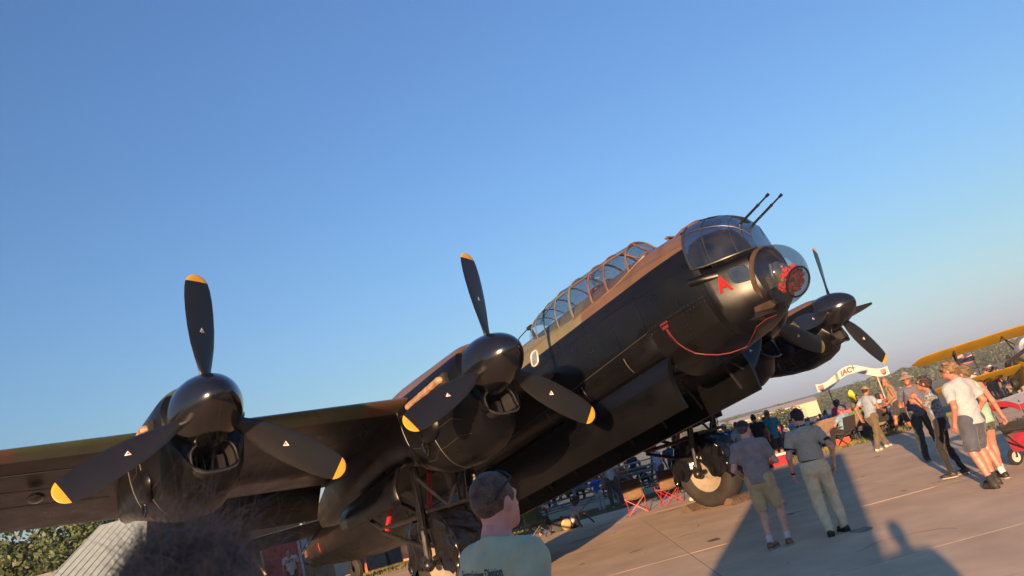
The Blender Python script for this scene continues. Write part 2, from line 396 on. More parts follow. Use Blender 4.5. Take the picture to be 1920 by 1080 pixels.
# separate skin panels, starboard half and belly of the nose, with open seams
PX = [-1.07, -1.62, -2.335, -3.05, -3.75, -4.55, -5.9, -7.2, -8.6, -10.2, -12.1]
PX2 = [-12.16, -13.6, -15.2, -16.8, -18.4, -19.9]
def panel_row(x0, x1, ths):
    for t0, t1 in zip(ths[:-1], ths[1:]):
        g = .007; q = MB(); nx = max(2, int(abs(x1 - x0) / .35)); nt_ = max(3, int(abs(t1 - t0) / .14))
        P = []
        for i in range(nx + 1):
            x = lerp(x0 - g, x1 + g, i / nx); row = []
            for j in range(nt_ + 1):
                th = lerp(t0 + .006, t1 - .006, j / nt_); row.append(fpt(x, th, .006))
            P.append(row)
        q.grid(P); q.build('skin_panel', PF, FUS)
for x0, x1 in zip(PX[:-1], PX[1:]):
    lo = 3.62 if x0 > -2.3 else 3.72
    ths = [pi * .5, 2.42, 2.86, 3.2, 3.52] if x0 <= -2.3 else [pi * .5, 2.42, 2.9, 3.3, 3.75, 4.2, 4.71]
    panel_row(x0, x1, ths)
for x0, x1 in zip(PX2[:-1], PX2[1:]): panel_row(x0, x1, [pi * .5, 2.42, 3.0, 3.5, 4.1, 4.71])
# rivet rows beside every seam
rv = MB()
def rivet(p, n_):
    n_ = n_.normalized(); t_ = n_.orthogonal().normalized(); u_ = n_.cross(t_); r_ = .0065
    rv.add([p + t_ * r_, p + u_ * r_, p - t_ * r_, p - u_ * r_, p + n_ * .004], [(0, 1, 4), (1, 2, 4), (2, 3, 4), (3, 0, 4)])
for x in PX + PX2:
    for dx_ in (-.035, .035):
        for th in np.arange(1.62, 4.1 if -12.1 < x < -2.4 and False else (3.7 if -12.1 < x < -2.35 else 4.6), .075):
            a_ = fpt(x + dx_, th, .007); rivet(a_, a_ - fpt(x + dx_, th, -.05))
for th0 in (2.42, 2.9, 3.3):
    for dt in (-.03, .03):
        for x in np.arange(-1.1, -12, -.075):
            a_ = fpt(x, th0 + dt, .007); rivet(a_, a_ - fpt(x, th0 + dt, -.05))
o = rv.build('rivets', mat('rivet_dark', (.02, .018, .017), .35, .3, var=.4, scale=2), FUS, smooth=False); o['kind'] = 'stuff'
# stringer line and drain strips along the lower side
b = MB(); b.tube([onfus(x, -.36 - .02 * k, off=.012) for k, x in enumerate(np.linspace(-2.4, -8.5, 14))], .008, 5)
for x in (-3.1, -4.35, -5.55): b.tube([onfus(x, z, off=.012) for z in (-.5, -.6, -.7, -.78)], .011, 5)
b.build('seam_strip', mat('scuffed_metal', (0.06, 0.048, 0.036), .45, .3), AIR)

# bomb doors, ajar on both sides
DP = [(.905, -.90), (1.03, -1.05), (1.115, -1.22), (1.125, -1.40), (1.105, -1.58), (1.055, -1.80)]
def door(sgn):
    d = MB(); xs_ = list(np.linspace(-2.14, -12.05, 24)); segs = [0, 3, 5, 8, 12, 17, 23]
    prof = []
    for t in np.linspace(0, 1, 14):
        k = t * (len(DP) - 1); i = min(int(k), len(DP) - 2); f = k - i
        p0, p1, p2, p3 = DP[max(i - 1, 0)], DP[i], DP[i + 1], DP[min(i + 2, len(DP) - 1)]
        prof.append(tuple(.5 * ((2 * p1[c]) + (-p0[c] + p2[c]) * f + (2 * p0[c] - 5 * p1[c] + 4 * p2[c] - p3[c]) * f * f + (-p0[c] + 3 * p1[c] - 3 * p2[c] + p3[c]) * f ** 3) for c in (0, 1)))
    rings = []
    inner = [(y - .055 - .03 * sin(pi * i / 13), z + .01) for i, (y, z) in enumerate(prof)]
    for x in xs_:
        rings.append([(x, sgn * y, z) for y, z in prof] + [(x, sgn * y, z) for y, z in reversed(inner)])
    d.loft(rings); o = d.build('bomb_door', PB, AIR)
    if sgn < 0:
        for a_, c_ in zip(segs[:-1], segs[1:]):
            for j0, j1 in ((0, 5), (5, 9), (9, 13)):
                q = MB(); q.grid([[(lerp(xs_[a_] - .006, xs_[c_] + .006, i / 4), sgn * (prof[j][0] + .006), prof[j][1] - (.004 if j == 0 else 0) + (.006 if j == j1 and j1 == 13 else 0)) for j in range(j0, j1 + 1)] for i in range(5)])
                q.build('skin_panel', PB, o)
    for x in np.linspace(-2.5, -11.6, 10):
        q = MB(); q.bar((x, sgn * .80, -1.0), (x, sgn * 1.03, -1.62), .03, .05); q.build('door_rib', DARK, o)
    q = MB(); q.tube([(-2.3, sgn * .55, -.95), (-2.32, sgn * .72, -1.1), (-2.25, sgn * .98, -1.35)], .018, 6); q.build('door_jack', STEEL, o)
door(-1); door(1)
b = MB(); b.box((-7.2, 0, -.95), (9.5, 1.5, .02)); 
for x in np.linspace(-3, -11.5, 9): b.box((x, 0, -.98), (.06, 1.6, .08))
b.build('bomb_bay_roof', DARK, AIR)

# ---------------- wings
def airfoil(n=15):
    xs_ = [(1 - cos(pi * i / n)) / 2 for i in range(n + 1)]
    yt = lambda x: 2.8 * (.2969 * sqrt(x) - .126 * x - .3516 * x * x + .2843 * x ** 3 - .1015 * x ** 4)
    return [(x, yt(x) * 1.12) for x in xs_], [(x, -yt(x) * .88) for x in reversed(xs_[1:-1])]
UP_, LO_ = airfoil()
WY = [.7, 4.15, 7.8, 10, 12.5, 14.3, 15.15, 15.5]
WLX = [-4.9, -4.92, -5.12, -5.32, -5.60, -5.85, -6.25, -6.8]
WTX = [-9.8, -9.8, -9.45, -9.15, -8.75, -8.4, -8.1, -7.6]
WZ = [.03, .05, .27, .44, .67, .84, .92, .95]
WT = [.92, .90, .70, .56, .40, .28, .17, .05]
def wsec(y):
    lx, tx, z, t = (interp(y, WY, a) for a in (WLX, WTX, WZ, WT)); c = lx - tx
    tz = z - .05 * c * .3
    return [(lx - x * c, y, lerp(z, tz, x) + yy * t / 1.0 * .5) for x, yy in UP_ + LO_], (lx, tx, z, t, c)
def wing(sgn):
    q = MB(); ys = [.7, 2, 3.2, 4.15, 5.2, 6.5, 7.8, 9, 10, 11.2, 12.5, 13.5, 14.3, 14.8, 15.15, 15.38, 15.5]
    nU = len(UP_)
    q.loft([[(x, sgn * y, z) for x, y, z in wsec(yy)[0]] for yy in ys], mf=lambda i, k: 0 if (k < nU - 1 or k >= nU + len(LO_) - 3) else 1)
    o = q.build('wing', [PT, PB], AIR, ang=50)
    # lowered split flap
    for (ya, yb) in ((1.0, 2.95), (4.35, 7.6)):
        q = MB(); P = []
        for t in np.linspace(0, 1, 9):
            y = lerp(ya, yb, t); lx, tx, z, th, c = wsec(y)[1]
            hx, hz = lx - c * .80, z - .1 - th * .15
            P.append([(hx, sgn * y, hz), (hx - c * .07, sgn * y, hz - .26), (hx - c * .13, sgn * y, hz - .52)])
        q.grid(P); f = q.build('flap', PB, o); solidify(f, .03)
    # belly joints under the wing
    q = MB()
    for fr in (.22, .42, .62):
        pts = []
        for y in np.linspace(8.3, 14.4, 12):
            lx, tx, z, th, c = wsec(y)[1]; yy = -2.8 * .88 * (.2969 * sqrt(fr) - .126 * fr - .3516 * fr ** 2 + .2843 * fr ** 3 - .1015 * fr ** 4) * th * .5
            pts.append((lx - fr * c, sgn * y, lerp(z, z - .015 * c, fr) + yy - .004))
        q.tube(pts, .012, 5)
    q.build('seam_strip', DARK, o)
    return o
WINGS = {s: wing(s) for s in (-1, 1)}
for s in (-1, 1):
    for (x, y) in ((-7.4, 4.95), (-6.9, 9.4)):
        lx, tx, z, th, c = wsec(y)[1]
        q = MB(); q.ball((x, s * y, z - th * .36), (.16, .12, .07), 12, 8); q.build('lamp_blister', BLK, WINGS[s])

# ---------------- engines
INN = [(-3.42, .30, -.95, .50), (-3.6, .345, -1.28, .545), (-3.9, .37, -1.385, .57), (-4.4, .40, -1.41, .59), (-5.0, .44, -1.33, .60), (-5.45, .46, -1.15, .60), (-5.7, .46, -.92, .60),
       (-6.5, .40, -.80, .58), (-8.3, .2, -.80, .50), (-9.3, .05, -.85, .40), (-10.2, -.2, -.80, .24), (-10.9, -.42, -.66, .05)]
OUTN = [(-3.42, .30, -.93, .50), (-3.6, .345, -1.13, .545), (-3.9, .37, -1.22, .57), (-4.4, .40, -1.24, .585), (-5.0, .42, -1.13, .58), (-5.7, .40, -.92, .55), (-6.5, .33, -.68, .49), (-7.4, .2, -.42, .38), (-8.3, .0, -.20, .2), (-8.7, -.05, -.12, .05)]
NN = 40
def nring(x, zt, zb, hw, cy, dz, dx, off=0.0):
    zc = min(-.12, (zt + zb) / 2 + .25); r = []
    for k in range(NN):
        a = 2 * pi * k / NN; cs, sn = cos(a), sin(a); e = 2 / (2.2 if sn > 0 else 2.55)
        r.append((x + dx, cy + (hw + off) * math.copysign(abs(cs) ** e, cs), dz + zc + ((zt - zc + off) if sn > 0 else (zc - zb + off)) * math.copysign(abs(sn) ** e, sn)))
    return r
def engine(cy, dx, dz, secs, phase, inner, side):
    q = MB(); rings = [nring(*s_, cy, dz, dx) for s_ in secs]
    # intake mouth: hole ring, pushed forward at the chin
    zc = -.80; hole = []; duct = []
    for k in range(NN):
        a = 2 * pi * k / NN; cs, sn = cos(a), sin(a); e = 2 / 2.9
        y = .285 * math.copysign(abs(cs) ** e, cs); z = (.235 if sn > 0 else .195) * math.copysign(abs(sn) ** e, sn)
        hole.append((-3.30 + .10 * max(0, -sn) + dx, cy + y, dz + zc + z)); duct.append((-4.1 + dx, cy + y * .94, dz + zc - .02 + z * .94))
    mid = [tuple(lerp(p[c], h[c], .55) + (.10 * max(0, -sin(2 * pi * k / NN)) if c == 0 else 0) for c in range(3)) for k, (p, h) in enumerate(zip(rings[0], hole))]
    lip = [(h[0] - .05, cy + (h[1] - cy) * .93, dz + zc + (h[2] - dz - zc) * .93) for h in hole]
    q.loft([duct, lip, hole, mid] + rings, cap0=True, cap1=True, mf=lambda i, k: 1 if i == 0 else 0)
    q.m[[len(f) > 4 for f in q.f].index(True)] = 1
    nac = q.build('engine_nacelle', [PN if dz == 0 else paint_out, DARK], AIR, ang=42)
    # bright intake lip
    q = MB(); q.tube([(p[0] + .004, p[1], p[2]) for p in hole], .016, 6, closed=True); q.build('intake_lip', mat('worn_lip', (.05, .048, .045), .22, .5), nac)
    q = MB()
    for k in range(5): q.box((-4.0 + dx, cy - .2 + .1 * k, dz + zc), (.5, .012, .4))
    q.box((-3.75 + dx, cy + .17, dz + zc - .02), (.3, .09, .3), 1)
    q.build('radiator', [mat('radiator_grey', (.07, .07, .068), .5), mat('duct_tan', (.30, .19, .11), .5)], nac)
    # cowling seam wires and fasteners
    q = MB()
    for (x, w_) in ((-4.55, 1), (-5.35, 1)):
        s_ = [interp(-x, [-t[0] for t in secs], [t[c] for t in secs]) for c in (1, 2, 3)]
        r = nring(x, *s_, cy, dz, dx, .002); q.tube([r[k] for k in range(NN // 2 - 1, NN)], .006, 4)
    for zz in (-.25, -.75, -1.05):
        pts = []
        for x in np.linspace(-3.7, -5.3, 8):
            zt, zb, hw = [interp(-x, [-t[0] for t in secs], [t[c] for t in secs]) for c in (1, 2, 3)]
            r = nring(x, zt, zb, hw, cy, dz, dx, .003); k = min(range(NN // 4, 3 * NN // 4), key=lambda k_: abs(r[k_][2] - dz - zz)); pts.append(r[k])
        q.tube(pts, .005, 4)
    q.build('cowling_seam', mat('bare_seam', (.045, .04, .035), .45, .3), nac)
    # side breather scoop (stadium ring)
    for sg in (-1,):
        zt, zb, hw = [interp(4.85, [-t[0] for t in secs], [t[c] for t in secs]) for c in (1, 2, 3)]
        q = MB(); yy = cy + sg * (hw * .93 + .02); pts = []
        for k in range(16):
            a = 2 * pi * k / 16; pts.append((-4.85 + dx + .065 * cos(a) + .0, yy + .012 * sin(a), dz - .85 + .07 * sin(a) + (.05 if sin(a) > 0 else -.05)))
        q.tube(pts, .022, 7, closed=True); q.build('breather_scoop', BLK, nac)
        q = MB(); q.ball((-4.6 + dx, cy + sg * hw * .97, dz - .62), (.34, .10, .22), 14, 9); q.build('cowling_blister', PB, nac)
    # exhaust stubs in a trough on each side
    for sg in (-1, 1):
        zt, zb, hw = .39, -1.4, .575
        q = MB(); q.box((-4.32 + dx, cy + sg * (hw - .02), dz - .12), (1.35, .10, .17)); q.build('exhaust_trough', mat('trough_dark', (.02, .016, .014), .6), nac)
        ex = mat('heat_tan_exhaust', (.26, .155, .085), .6, .1, var=.25, scale=9)
        for k in range(6):
            x = -3.80 - .19 * k + dx; q = MB()
            q.tube([(x + .07, cy + sg * (hw - .03), dz - .11), (x, cy + sg * (hw + .055), dz - .105), (x - .13, cy + sg * (hw + .075), dz - .115)], [.05, .062, .055], 9)
            q.build('exhaust_stub', ex, nac)
    # spinner + blades
    pr = bpy.data.objects.new('propeller', None); COL.objects.link(pr); pr.parent = AIR; pr.location = (-3.133 + dx, cy, -.174 + dz)
    q = MB(); q.lathe([(-.29, .05), (-.29, .45), (-.28, .456), (-.18, .458), (-.05, .452), (.10, .43), (.25, .385), (.38, .325), (.48, .26), (.57, .18), (.62, .11), (.645, .045), (.65, 0)], n=36)
    q.build('spinner', BLK, pr)
    for j in range(3):
        bl = make_blade(); o = bpy.data.objects.new('blade', bl); COL.objects.link(o); o.parent = pr; o.rotation_euler = (-radians(phase + 120 * j), 0, 0)
    return nac
paint_out = paint_mat('cowling_paint_outer', .38, 'nac')
_bl = []
def make_blade():
    if _bl: return _bl[0]
    rs = [.28, .40, .52, .68, .9, 1.15, 1.4, 1.6, 1.76, 1.865, 1.868, 1.92, 1.955, 1.975, 1.982]
    ch = [.15, .16, .22, .31, .385, .42, .425, .41, .375, .325, .323, .26, .185, .10, .02]
    be = [42, 40, 36, 31, 26, 22, 19, 17, 15.5, 14.6, 14.6, 14.2, 14, 14, 14]
    th = [.14, .13, .10, .075, .058, .046, .036, .030, .026, .022, .022, .018, .014, .010, .004]
    q = MB(); rings = []
    def frame(r):
        c, bt, t = interp(r, rs, ch), radians(interp(r, rs, be)), interp(r, rs, th)
        cd = Vector((sin(bt), -cos(bt), 0)); nd = Vector((cos(bt), sin(bt), 0)); return c, cd, nd, t
    for r in rs:
        c, cd, nd, t = frame(r); ring = []
        for k in range(14):
            a = 2 * pi * k / 14; x = cos(a); ring.append(Vector((0, 0, r)) + cd * (c * .5 * x - c * .02) + nd * (t * .5 * sin(a) * (1.0 if sin(a) > 0 else .6)))
        rings.append(ring)
    q.loft(rings, mf=lambda i, k: 1 if rs[i] >= 1.866 else 0)
    # small triangular maker's emblem
    for sgn in (1, -1):
        c, cd, nd, t = frame(1.10); o_ = Vector((0, 0, 1.10)) + nd * (sgn * t * .5 + .003 * sgn) * (1 if sgn > 0 else .62)
        tri = [o_ + cd * -.038 + Vector((0, 0, -.027)), o_ + cd * .038 + Vector((0, 0, -.027)), o_ + Vector((0, 0, .046))]
        q.add(tri, [(0, 1, 2)], 2)
        o2 = o_ + nd * .002 * sgn; q.add([o2 + cd * -.015 + Vector((0, 0, -.014)), o2 + cd * .015 + Vector((0, 0, -.014)), o2 + Vector((0, 0, .014))], [(0, 1, 2)], 3)
        q.add([o2 + cd * -.036 + Vector((0, 0, -.026)), o2 + cd * .036 + Vector((0, 0, -.026)), o2 + cd * .031 + Vector((0, 0, -.020)), o2 + cd * -.031 + Vector((0, 0, -.020))], [(0, 1, 2, 3)], 4)
    _bl.append(q.mesh('blade', [BLADE, YEL, WHITE, BLADE, DRED], ang=50)); return _bl[0]
ENG = {}
ENG['so'] = engine(-7.781, -.64, .198, OUTN, 7.15, False, -1)
ENG['si'] = engine(-3.636, 0, 0, INN, 7.7, True, -1)
ENG['pi'] = engine(3.636, 0, 0, INN, -4.2, True, 1)
ENG['po'] = engine(7.781, -.64, .198, OUTN, 22.4, False, 1)
# ---------------- undercarriage
TYRE = mat('tyre_rubber', (0.017, 0.014, 0.012), 0.8, var=0.25, scale=5, bump=.3, bscale=30)
HUB = mat('cream_hub', (0.24, 0.20, 0.145), 0.5, var=.12)
WX, WZc = -6.306, -3.298
def gear(sgn):
    cy = sgn * 3.636; al = AL
    # axle straight above the contact point in the world
    upb = Vector((sin(al), 0, cos(al))); c = Vector((WX, cy, WZc)) + upb * .80
    wl = bpy.data.objects.new('main_wheel', None); COL.objects.link(wl); wl.parent = AIR; wl.location = c
    q = MB(); R = .84; prof = [(-.19, .46), (-.235, .55), (-.262, .64), (-.25, .73), (-.20, .795), (-.12, .832), (0, .842), (.12, .832), (.20, .795), (.25, .73), (.262, .64), (.235, .55), (.19, .46)]
    q.lathe(prof, (0, 1, 0), n=48); t = q.build('tyre', TYRE, wl)
    for v in t.data.vertices:                                   # flattened where it carries the weight
        h = v.co.dot(upb)
        if h < -.79: v.co += upb * (-.795 - h)
    q = MB(); q.lathe([(-.14, .05), (-.16, .10), (-.12, .16), (-.13, .30), (-.17, .36), (-.19, .47), (.19, .47), (.17, .36), (.13, .30), (.12, .16), (.16, .10), (.14, .05)], (0, 1, 0), n=40); q.build('rim', HUB, wl)
    for s2 in (-1, 1):
        top = Vector((-5.62, cy + s2 * .45, -.95)); bot = Vector((c.x, cy + s2 * .42, c.z))
        q = MB(); q.tube([top, top.lerp(bot, .62)], .075, 12); q.tube([top.lerp(bot, .6), top.lerp(bot, .64)], .09, 12); lg = q.build('landing_gear_leg', mat('leg_black', (.012, .012, .013), .14, .55), AIR)
        q = MB(); q.tube([top.lerp(bot, .62), bot], .05, 12); q.build('oleo_piston', CHROME, lg)
        q = MB(); q.ball(bot, .11, 12, 8); q.box(bot + Vector((0, 0, .05)), (.16, .12, .22)); q.build('axle_fork', STEEL, lg)
        q = MB(); q.tube([top.lerp(bot, .5), Vector((-7.3, cy + s2 * .47, -1.55)), Vector((-8.35, cy + s2 * .42, -.85))], .045, 8)
        q.tube([top.lerp(bot, .82), Vector((-7.35, cy + s2 * .47, -1.6))], .04, 8); q.build('drag_brace', STEEL, AIR)
        q = MB(); q.tube([Vector((-7.15, cy + s2 * .46, -1.62)), Vector((-6.5, cy + s2 * .35, -.9))], .05, 8); o = q.build('safety_strut', mat('strut_red', (.30, .010, .015), .4), AIR); o['label'] = 'bright red safety strut'
        q = MB(); q.tube([top + Vector((0, 0, -.2)), Vector((-5.66, cy - s2 * .02, -1.75))], .03, 8); q.build('cross_tube', STEEL, AIR)
        q = MB(); q.tube([top + Vector((.03, s2 * .09, 0)), top.lerp(bot, .2) + Vector((.08, s2 * .07, 0)), top.lerp(bot, .45) + Vector((.09, s2 * .05, 0)), top.lerp(bot, .7) + Vector((.07, s2 * .03, 0))], .012, 6); q.build('brake_hose', BLK, AIR)
        # folded-open gear door
        q = MB(); P = []
        for t_ in np.linspace(0, 1, 8):
            x = lerp(-5.75, -8.2, t_); P.append([(x, cy + s2 * (.60 + .10 * sin(pi * k / 6) + .03 * k), -.86 - .10 * k * (1 - .25 * t_)) for k in range(7)])
        q.grid(P); d_ = q.build('gear_door', PB, AIR); solidify(d_, .03)
    q = MB(); q.tube([(-5.66, cy - .45, -1.72), (-5.66, cy + .45, -1.72)], .035, 8); q.build('cross_tube', STEEL, AIR)
    q = MB(); q.tube([c + Vector((0, -.5, 0)), c + Vector((0, .5, 0))], .06, 10); q.build('axle', STEEL, AIR)
    q = MB(); q.box((-7.0, cy, -.84), (2.6, 1.0, .02)); q.build('wheel_well', DARK, AIR)
    # crumpled plastic sheet tied over the top of the wheel
    q = MB(); P = []; rg = np.random.default_rng(11 + sgn); ph = rg.uniform(0, 6, 12)
    for i in range(61):
        a = radians(lerp(-14, 194, i / 60)); row = []      # 0 = forward, 90 = up
        cx_, cz_ = cos(a) * .875, sin(a) * .875
        for j in range(45):
            t_ = j / 44 * 2 - 1
            wr = .016 * sin(7 * a + ph[0] + 3 * t_) + .010 * sin(13 * a - 7 * t_ + ph[1]) + .012 * sin(21 * a + 9 * t_ + ph[2]) + .010 * sin(11 * t_ + 5 * a + ph[3]) + .020 * abs(sin(5.5 * a + 2.4 * t_ + ph[4]))
            if abs(t_) < .42:
                yy = t_ / .42 * .29; r_ = 1 + wr; px_, pz_ = cx_ * r_, cz_ * r_
            else:
                d_ = (abs(t_) - .42) / .58; zlow = -.16 + .50 * math.exp(-((cx_ + .05) / .30) ** 2) + .05 * sin(9 * cx_ + ph[5]) + .03 * sin(23 * cx_ + ph[6])
                pz_ = lerp(cz_, min(zlow, cz_ - .02), d_); px_ = cx_ * (1 - .05 * d_) + .02 * sin(13 * pz_ + ph[7])
                yy = math.copysign(.30 + .05 * sin(pi * min(1, d_ * 1.4)) * .4 + .030 * sin(16 * cx_ + 5 * pz_ + ph[8]) * d_ + wr * .8, t_)
            row.append(c + Vector((px_ * cos(-al) - pz_ * sin(-al) * 0 + 0, yy, pz_)))
        P.append(row)
    P = [[c + Matrix.Rotation(al, 3, 'Y') @ (v_ - c) for v_ in row] for row in P]
    q.grid(P)
    o = q.build('wheel_cover', mat('black_polythene', (.004, .004, .005), .16, var=.2, scale=8, bump=.25, bscale=14, coat=.0), None, ang=80)
    o.matrix_world = AMAT
    if sgn < 0: tag(o, 'glossy crumpled black plastic sheet wrapped over the near main wheel behind the man in green', 'wheel cover', 'wheel covers')
    else: tag(o, 'black plastic sheet draped over the far wheel with the cream hub showing', 'wheel cover', 'wheel covers')
    return c
for s in (-1, 1): gear(s)
# chocks under the far wheel (world frame)
def chock(p, rz, label):
    q = MB(); q.loft([[(x, -.45 + 0 * x, 0) if 0 else (x, y, z) for x, y, z in ((-.17, y0, 0), (.17, y0, 0), (.12, y0, .09), (.02, y0, .17), (-.10, y0, .15), (-.16, y0, .08))] for y0 in (-.45, -.3, 0, .3, .45)])
    for k in (-.3, .3): q.tube([(-.17, k, .05), (-.2, k, .09), (-.16, k, .13)], .012, 6)
    o = q.build('wheel_chock', mat('chock_wood', (.10, .065, .04), .85, var=.3, scale=10, bump=.5, bscale=30), None, ang=30, loc=p, rot=(0, 0, rz)); tag(o, label, 'wheel chock', 'wheel chocks')
cw = W((WX, 3.636, WZc)); fwd = Vector((cos(HD), sin(HD), 0))
chock((cw.x + fwd.x * .62, cw.y + fwd.y * .62, 0), HD + pi, 'brown wooden chock in front of the far wheel')
chock((cw.x - fwd.x * .62, cw.y - fwd.y * .62, 0), HD, 'brown wooden chock behind the far wheel')

# ---------------- tail
TPZ, TPX = .62, -17.25
for s in (-1, 1):
    q = MB(); nU = len(UP_)
    rings = []
    for y, lx, tx, t in ((.3, -17.1, -19.9, .36), (2.5, -17.25, -19.7, .28), (4.7, -17.45, -19.4, .2), (5.0, -17.6, -19.2, .1)):
        c_ = lx - tx; rings.append([(lx - x * c_, s * y, .62 + yy * t * .5) for x, yy in UP_ + LO_])
    q.loft(rings, mf=lambda i, k: 0 if (k < nU - 1 or k >= nU + len(LO_) - 1) else 1); q.build('tailplane', [PT, PB], AIR)
    q = MB(); rings = []
    for k in range(11):
        t_ = k / 10; z = lerp(-.75, 2.35, t_); h = sqrt(max(0, 1 - (2 * t_ - 1) ** 2 * .97)); lx = -18.7 + 1.25 * h; tx = -18.9 - 1.35 * h; c_ = lx - tx
        rings.append([(lx - x * c_, s * 5.05 + yy * .09, z) for x, yy in UP_ + LO_])
    q.loft(rings); q.build('tail_fin', PB, AIR)
q = MB(); q.loft([[(x, .40 * k_ * cos(2 * pi * j / 18), .14 + .50 * k_ * sin(2 * pi * j / 18)) for j in range(18)] for x, k_ in ((-19.9, 1.0), (-20.3, 1.02), (-20.7, .95), (-21.0, .72), (-21.15, .35), (-21.18, .05))])
q.build('tail_turret', SMOKE, AIR)
q = MB(); q.lathe([(-.04, .3), (0, .57), (.03, .57), (.06, .3)], (1, 0, 0), (-18.75, 0, .06), 28); q.build('red_band', DRED, AIR)
q = MB(); q.lathe([(-.09, .10), (-.11, .2), (-.10, .30), (-.05, .36), (.05, .36), (.10, .30), (.11, .2), (.09, .10)], (0, 1, 0), n=24)
tw = Vector((-17.796, 0, -1.369)) + Vector((sin(AL), 0, cos(AL))) * .355
q.build('tail_wheel', TYRE, AIR, loc=tw)
q = MB(); q.tube([tw + Vector((0, -.16, 0)), tw + Vector((.05, -.14, .3)), tw + Vector((.25, 0, .55)), (-17.4, 0, -.6)], .05, 8); q.tube([tw + Vector((0, .16, 0)), tw + Vector((.05, .14, .3)), tw + Vector((.25, 0, .55))], .05, 8); q.build('tail_wheel_fork', STEEL, AIR)
q = MB(); q.box((-18.55, -.5, -.05), (.32, .02, .2)); o = q.build('warning_panel', RED, AIR); o['label'] = 'small red warning panel on the rear fuselage'

# ---------------- nose: dome, turret, canopy
DC = Vector((-.26, 0, -.50)); DR = .50
tilt = radians(16); dn = Vector((cos(tilt), 0, -sin(tilt))); du = Vector((sin(tilt), 0, cos(tilt))); dv = Vector((0, 1, 0))
q = MB()
q.lathe([(DR * sin(radians(a)), DR * cos(radians(a))) for a in range(-12, 91, 6)], tuple(dn), DC, 40)
q.build('nose_dome', GLASS, AIR)
q = MB(); q.lathe([(-.13, DR - .03), (-.115, DR + .022), (-.045, DR + .020), (-.04, DR - .012)], tuple(dn), DC, 48); q.build('dome_ring', mat('dome_ring_bronze', (.09, .065, .045), .35, .3), AIR)
q = MB(); q.lathe([(-.13, DR - .03), (-.30, DR - .08), (-.46, .2), (-.47, 0)], tuple(dn), DC, 32); q.build('dome_bulkhead', DARK, AIR)
fd = Vector((cos(radians(40)), -.22, -sin(radians(40)))).normalized()
fc = DC + fd * (DR - .05); fu = (Vector((0, 0, 1)) - fd * fd.z).normalized(); fv = fd.cross(fu)
q = MB(); q.tube([fc + (fu * cos(2 * pi * k / 32) + fv * sin(2 * pi * k / 32)) * .235 + fd * .01 for k in range(32)], .017, 8, closed=True); q.build('window_ring', BLK, AIR)
q = MB(); q.add([fc + (fu * cos(2 * pi * k / 32) + fv * sin(2 * pi * k / 32)) * .23 + fd * .012 for k in range(32)], [tuple(range(32))]); q.build('flat_window', GLASS, AIR, smooth=False)
q = MB(); q.box(DC + Vector((-.1, 0, -.1)), (.25, .5, .2)); q.box(DC + Vector((.05, .05, .05)), (.12, .1, .3)); q.tube([DC + Vector((0, -.1, -.05)), DC + Vector((.08, -.12, .18))], .03, 8); q.ball(DC + Vector((.1, .12, .1)), .07)
q.build('bomb_sight', mat('sight_grey', (.06, .06, .06), .4, .3), AIR)
q = MB(); q.box(DC + Vector((-.22, -.1, .18)), (.02, .12, .22)); q.build('paper_note', WHITE, AIR)
# wreath of poppies behind the flat window
wr = MB(); rw = random.Random(4); wc = DC + fd * .33
for k in range(260):
    a = rw.uniform(0, 2 * pi); rr = rw.uniform(.085, .225); pz = rw.uniform(-.05, .03)
    p = wc + (fu * cos(a) + fv * sin(a)) * rr + fd * pz; R_ = Euler((rw.uniform(0, 6), rw.uniform(0, 6), rw.uniform(0, 6))).to_matrix()
    wr.ball(p, (.034, .034, .016), 6, 4, 0 if rw.random() < .86 else (1 if rw.random() < .6 else 2), R_)
wr.lathe([(-.06, .01), (-.06, .10)], tuple(fd), wc, 16, 1); wr.lathe([(-.065, .08), (-.065, .215)], tuple(fd), wc, 20, 2)
o = wr.build('poppy_wreath', [mat('poppy_red', (.55, .012, .022), .55, var=.25, scale=30), mat('poppy_black', (.015, .012, .012), .6), mat('leaf_green', (.06, .14, .03), .6)], None); o.matrix_world = AMAT
tag(o, 'wreath of red poppies inside the glazed nose of the bomber', 'wreath')

# front turret
TX = [-1.06, -.96, -.85, -.70, -.55, -.42, -.31, -.24, -.19]
TT = [.97, .97, .95, .90, .83, .74, .62, .48, .28]
TH = [.80, .795, .765, .71, .64, .55, .44, .33, .20]
TB = [.12, .09, .06, .035, .015, .005, 0, 0, .01]
def tarch(x, n=25, sc=1.0, a0=0.0, a1=pi):
    t, h, bo = (interp(x, TX, a) for a in (TT, TH, TB)); r = []
    for k in range(n):
        a = lerp(a0, a1, k / (n - 1)); cs, sn = cos(a), sin(a); e = 2 / 2.5
        r.append(Vector((x, -h * sc * math.copysign(abs(cs) ** e, cs), bo + (t - bo) * sc * abs(sn) ** e)))
    return r
q = MB(); xs_ = [-1.06, -1.0, -.95, -.89, -.82, -.75, -.68, -.61, -.54, -.48, -.42, -.36, -.31, -.27, -.23, -.19]
q.loft([tarch(x) for x in xs_], closed=False, cap0=False, cap1=True); TUR = q.build('front_turret', SMOKE, AIR, ang=60)
q = MB()
q.tube(tarch(-1.06, sc=1.005), .02, 6); q.tube(tarch(-.72, sc=1.004), .009, 6); q.tube(tarch(-.36, sc=1.004), .009, 6)
for fr in (0.0, .24, .76, 1.0): q.tube([tarch(x, 3, 1.004, pi * fr, pi * fr)[0] for x in xs_], .009 if fr in (.24, .76) else .016, 6)
q.build('turret_frame', mat('turret_frame_black', (.02, .02, .022), .4), TUR)
q = MB(); P = [[tarch(x, 9, 1.012, pi * lerp(.405, .595, j / 8), pi * lerp(.405, .595, j / 8))[0] for j in range(9)] for x in [-1.06, -.97, -.87, -.78, -.68, -.60]]
q.grid(P); q.build('turret_roof', BRN, TUR)
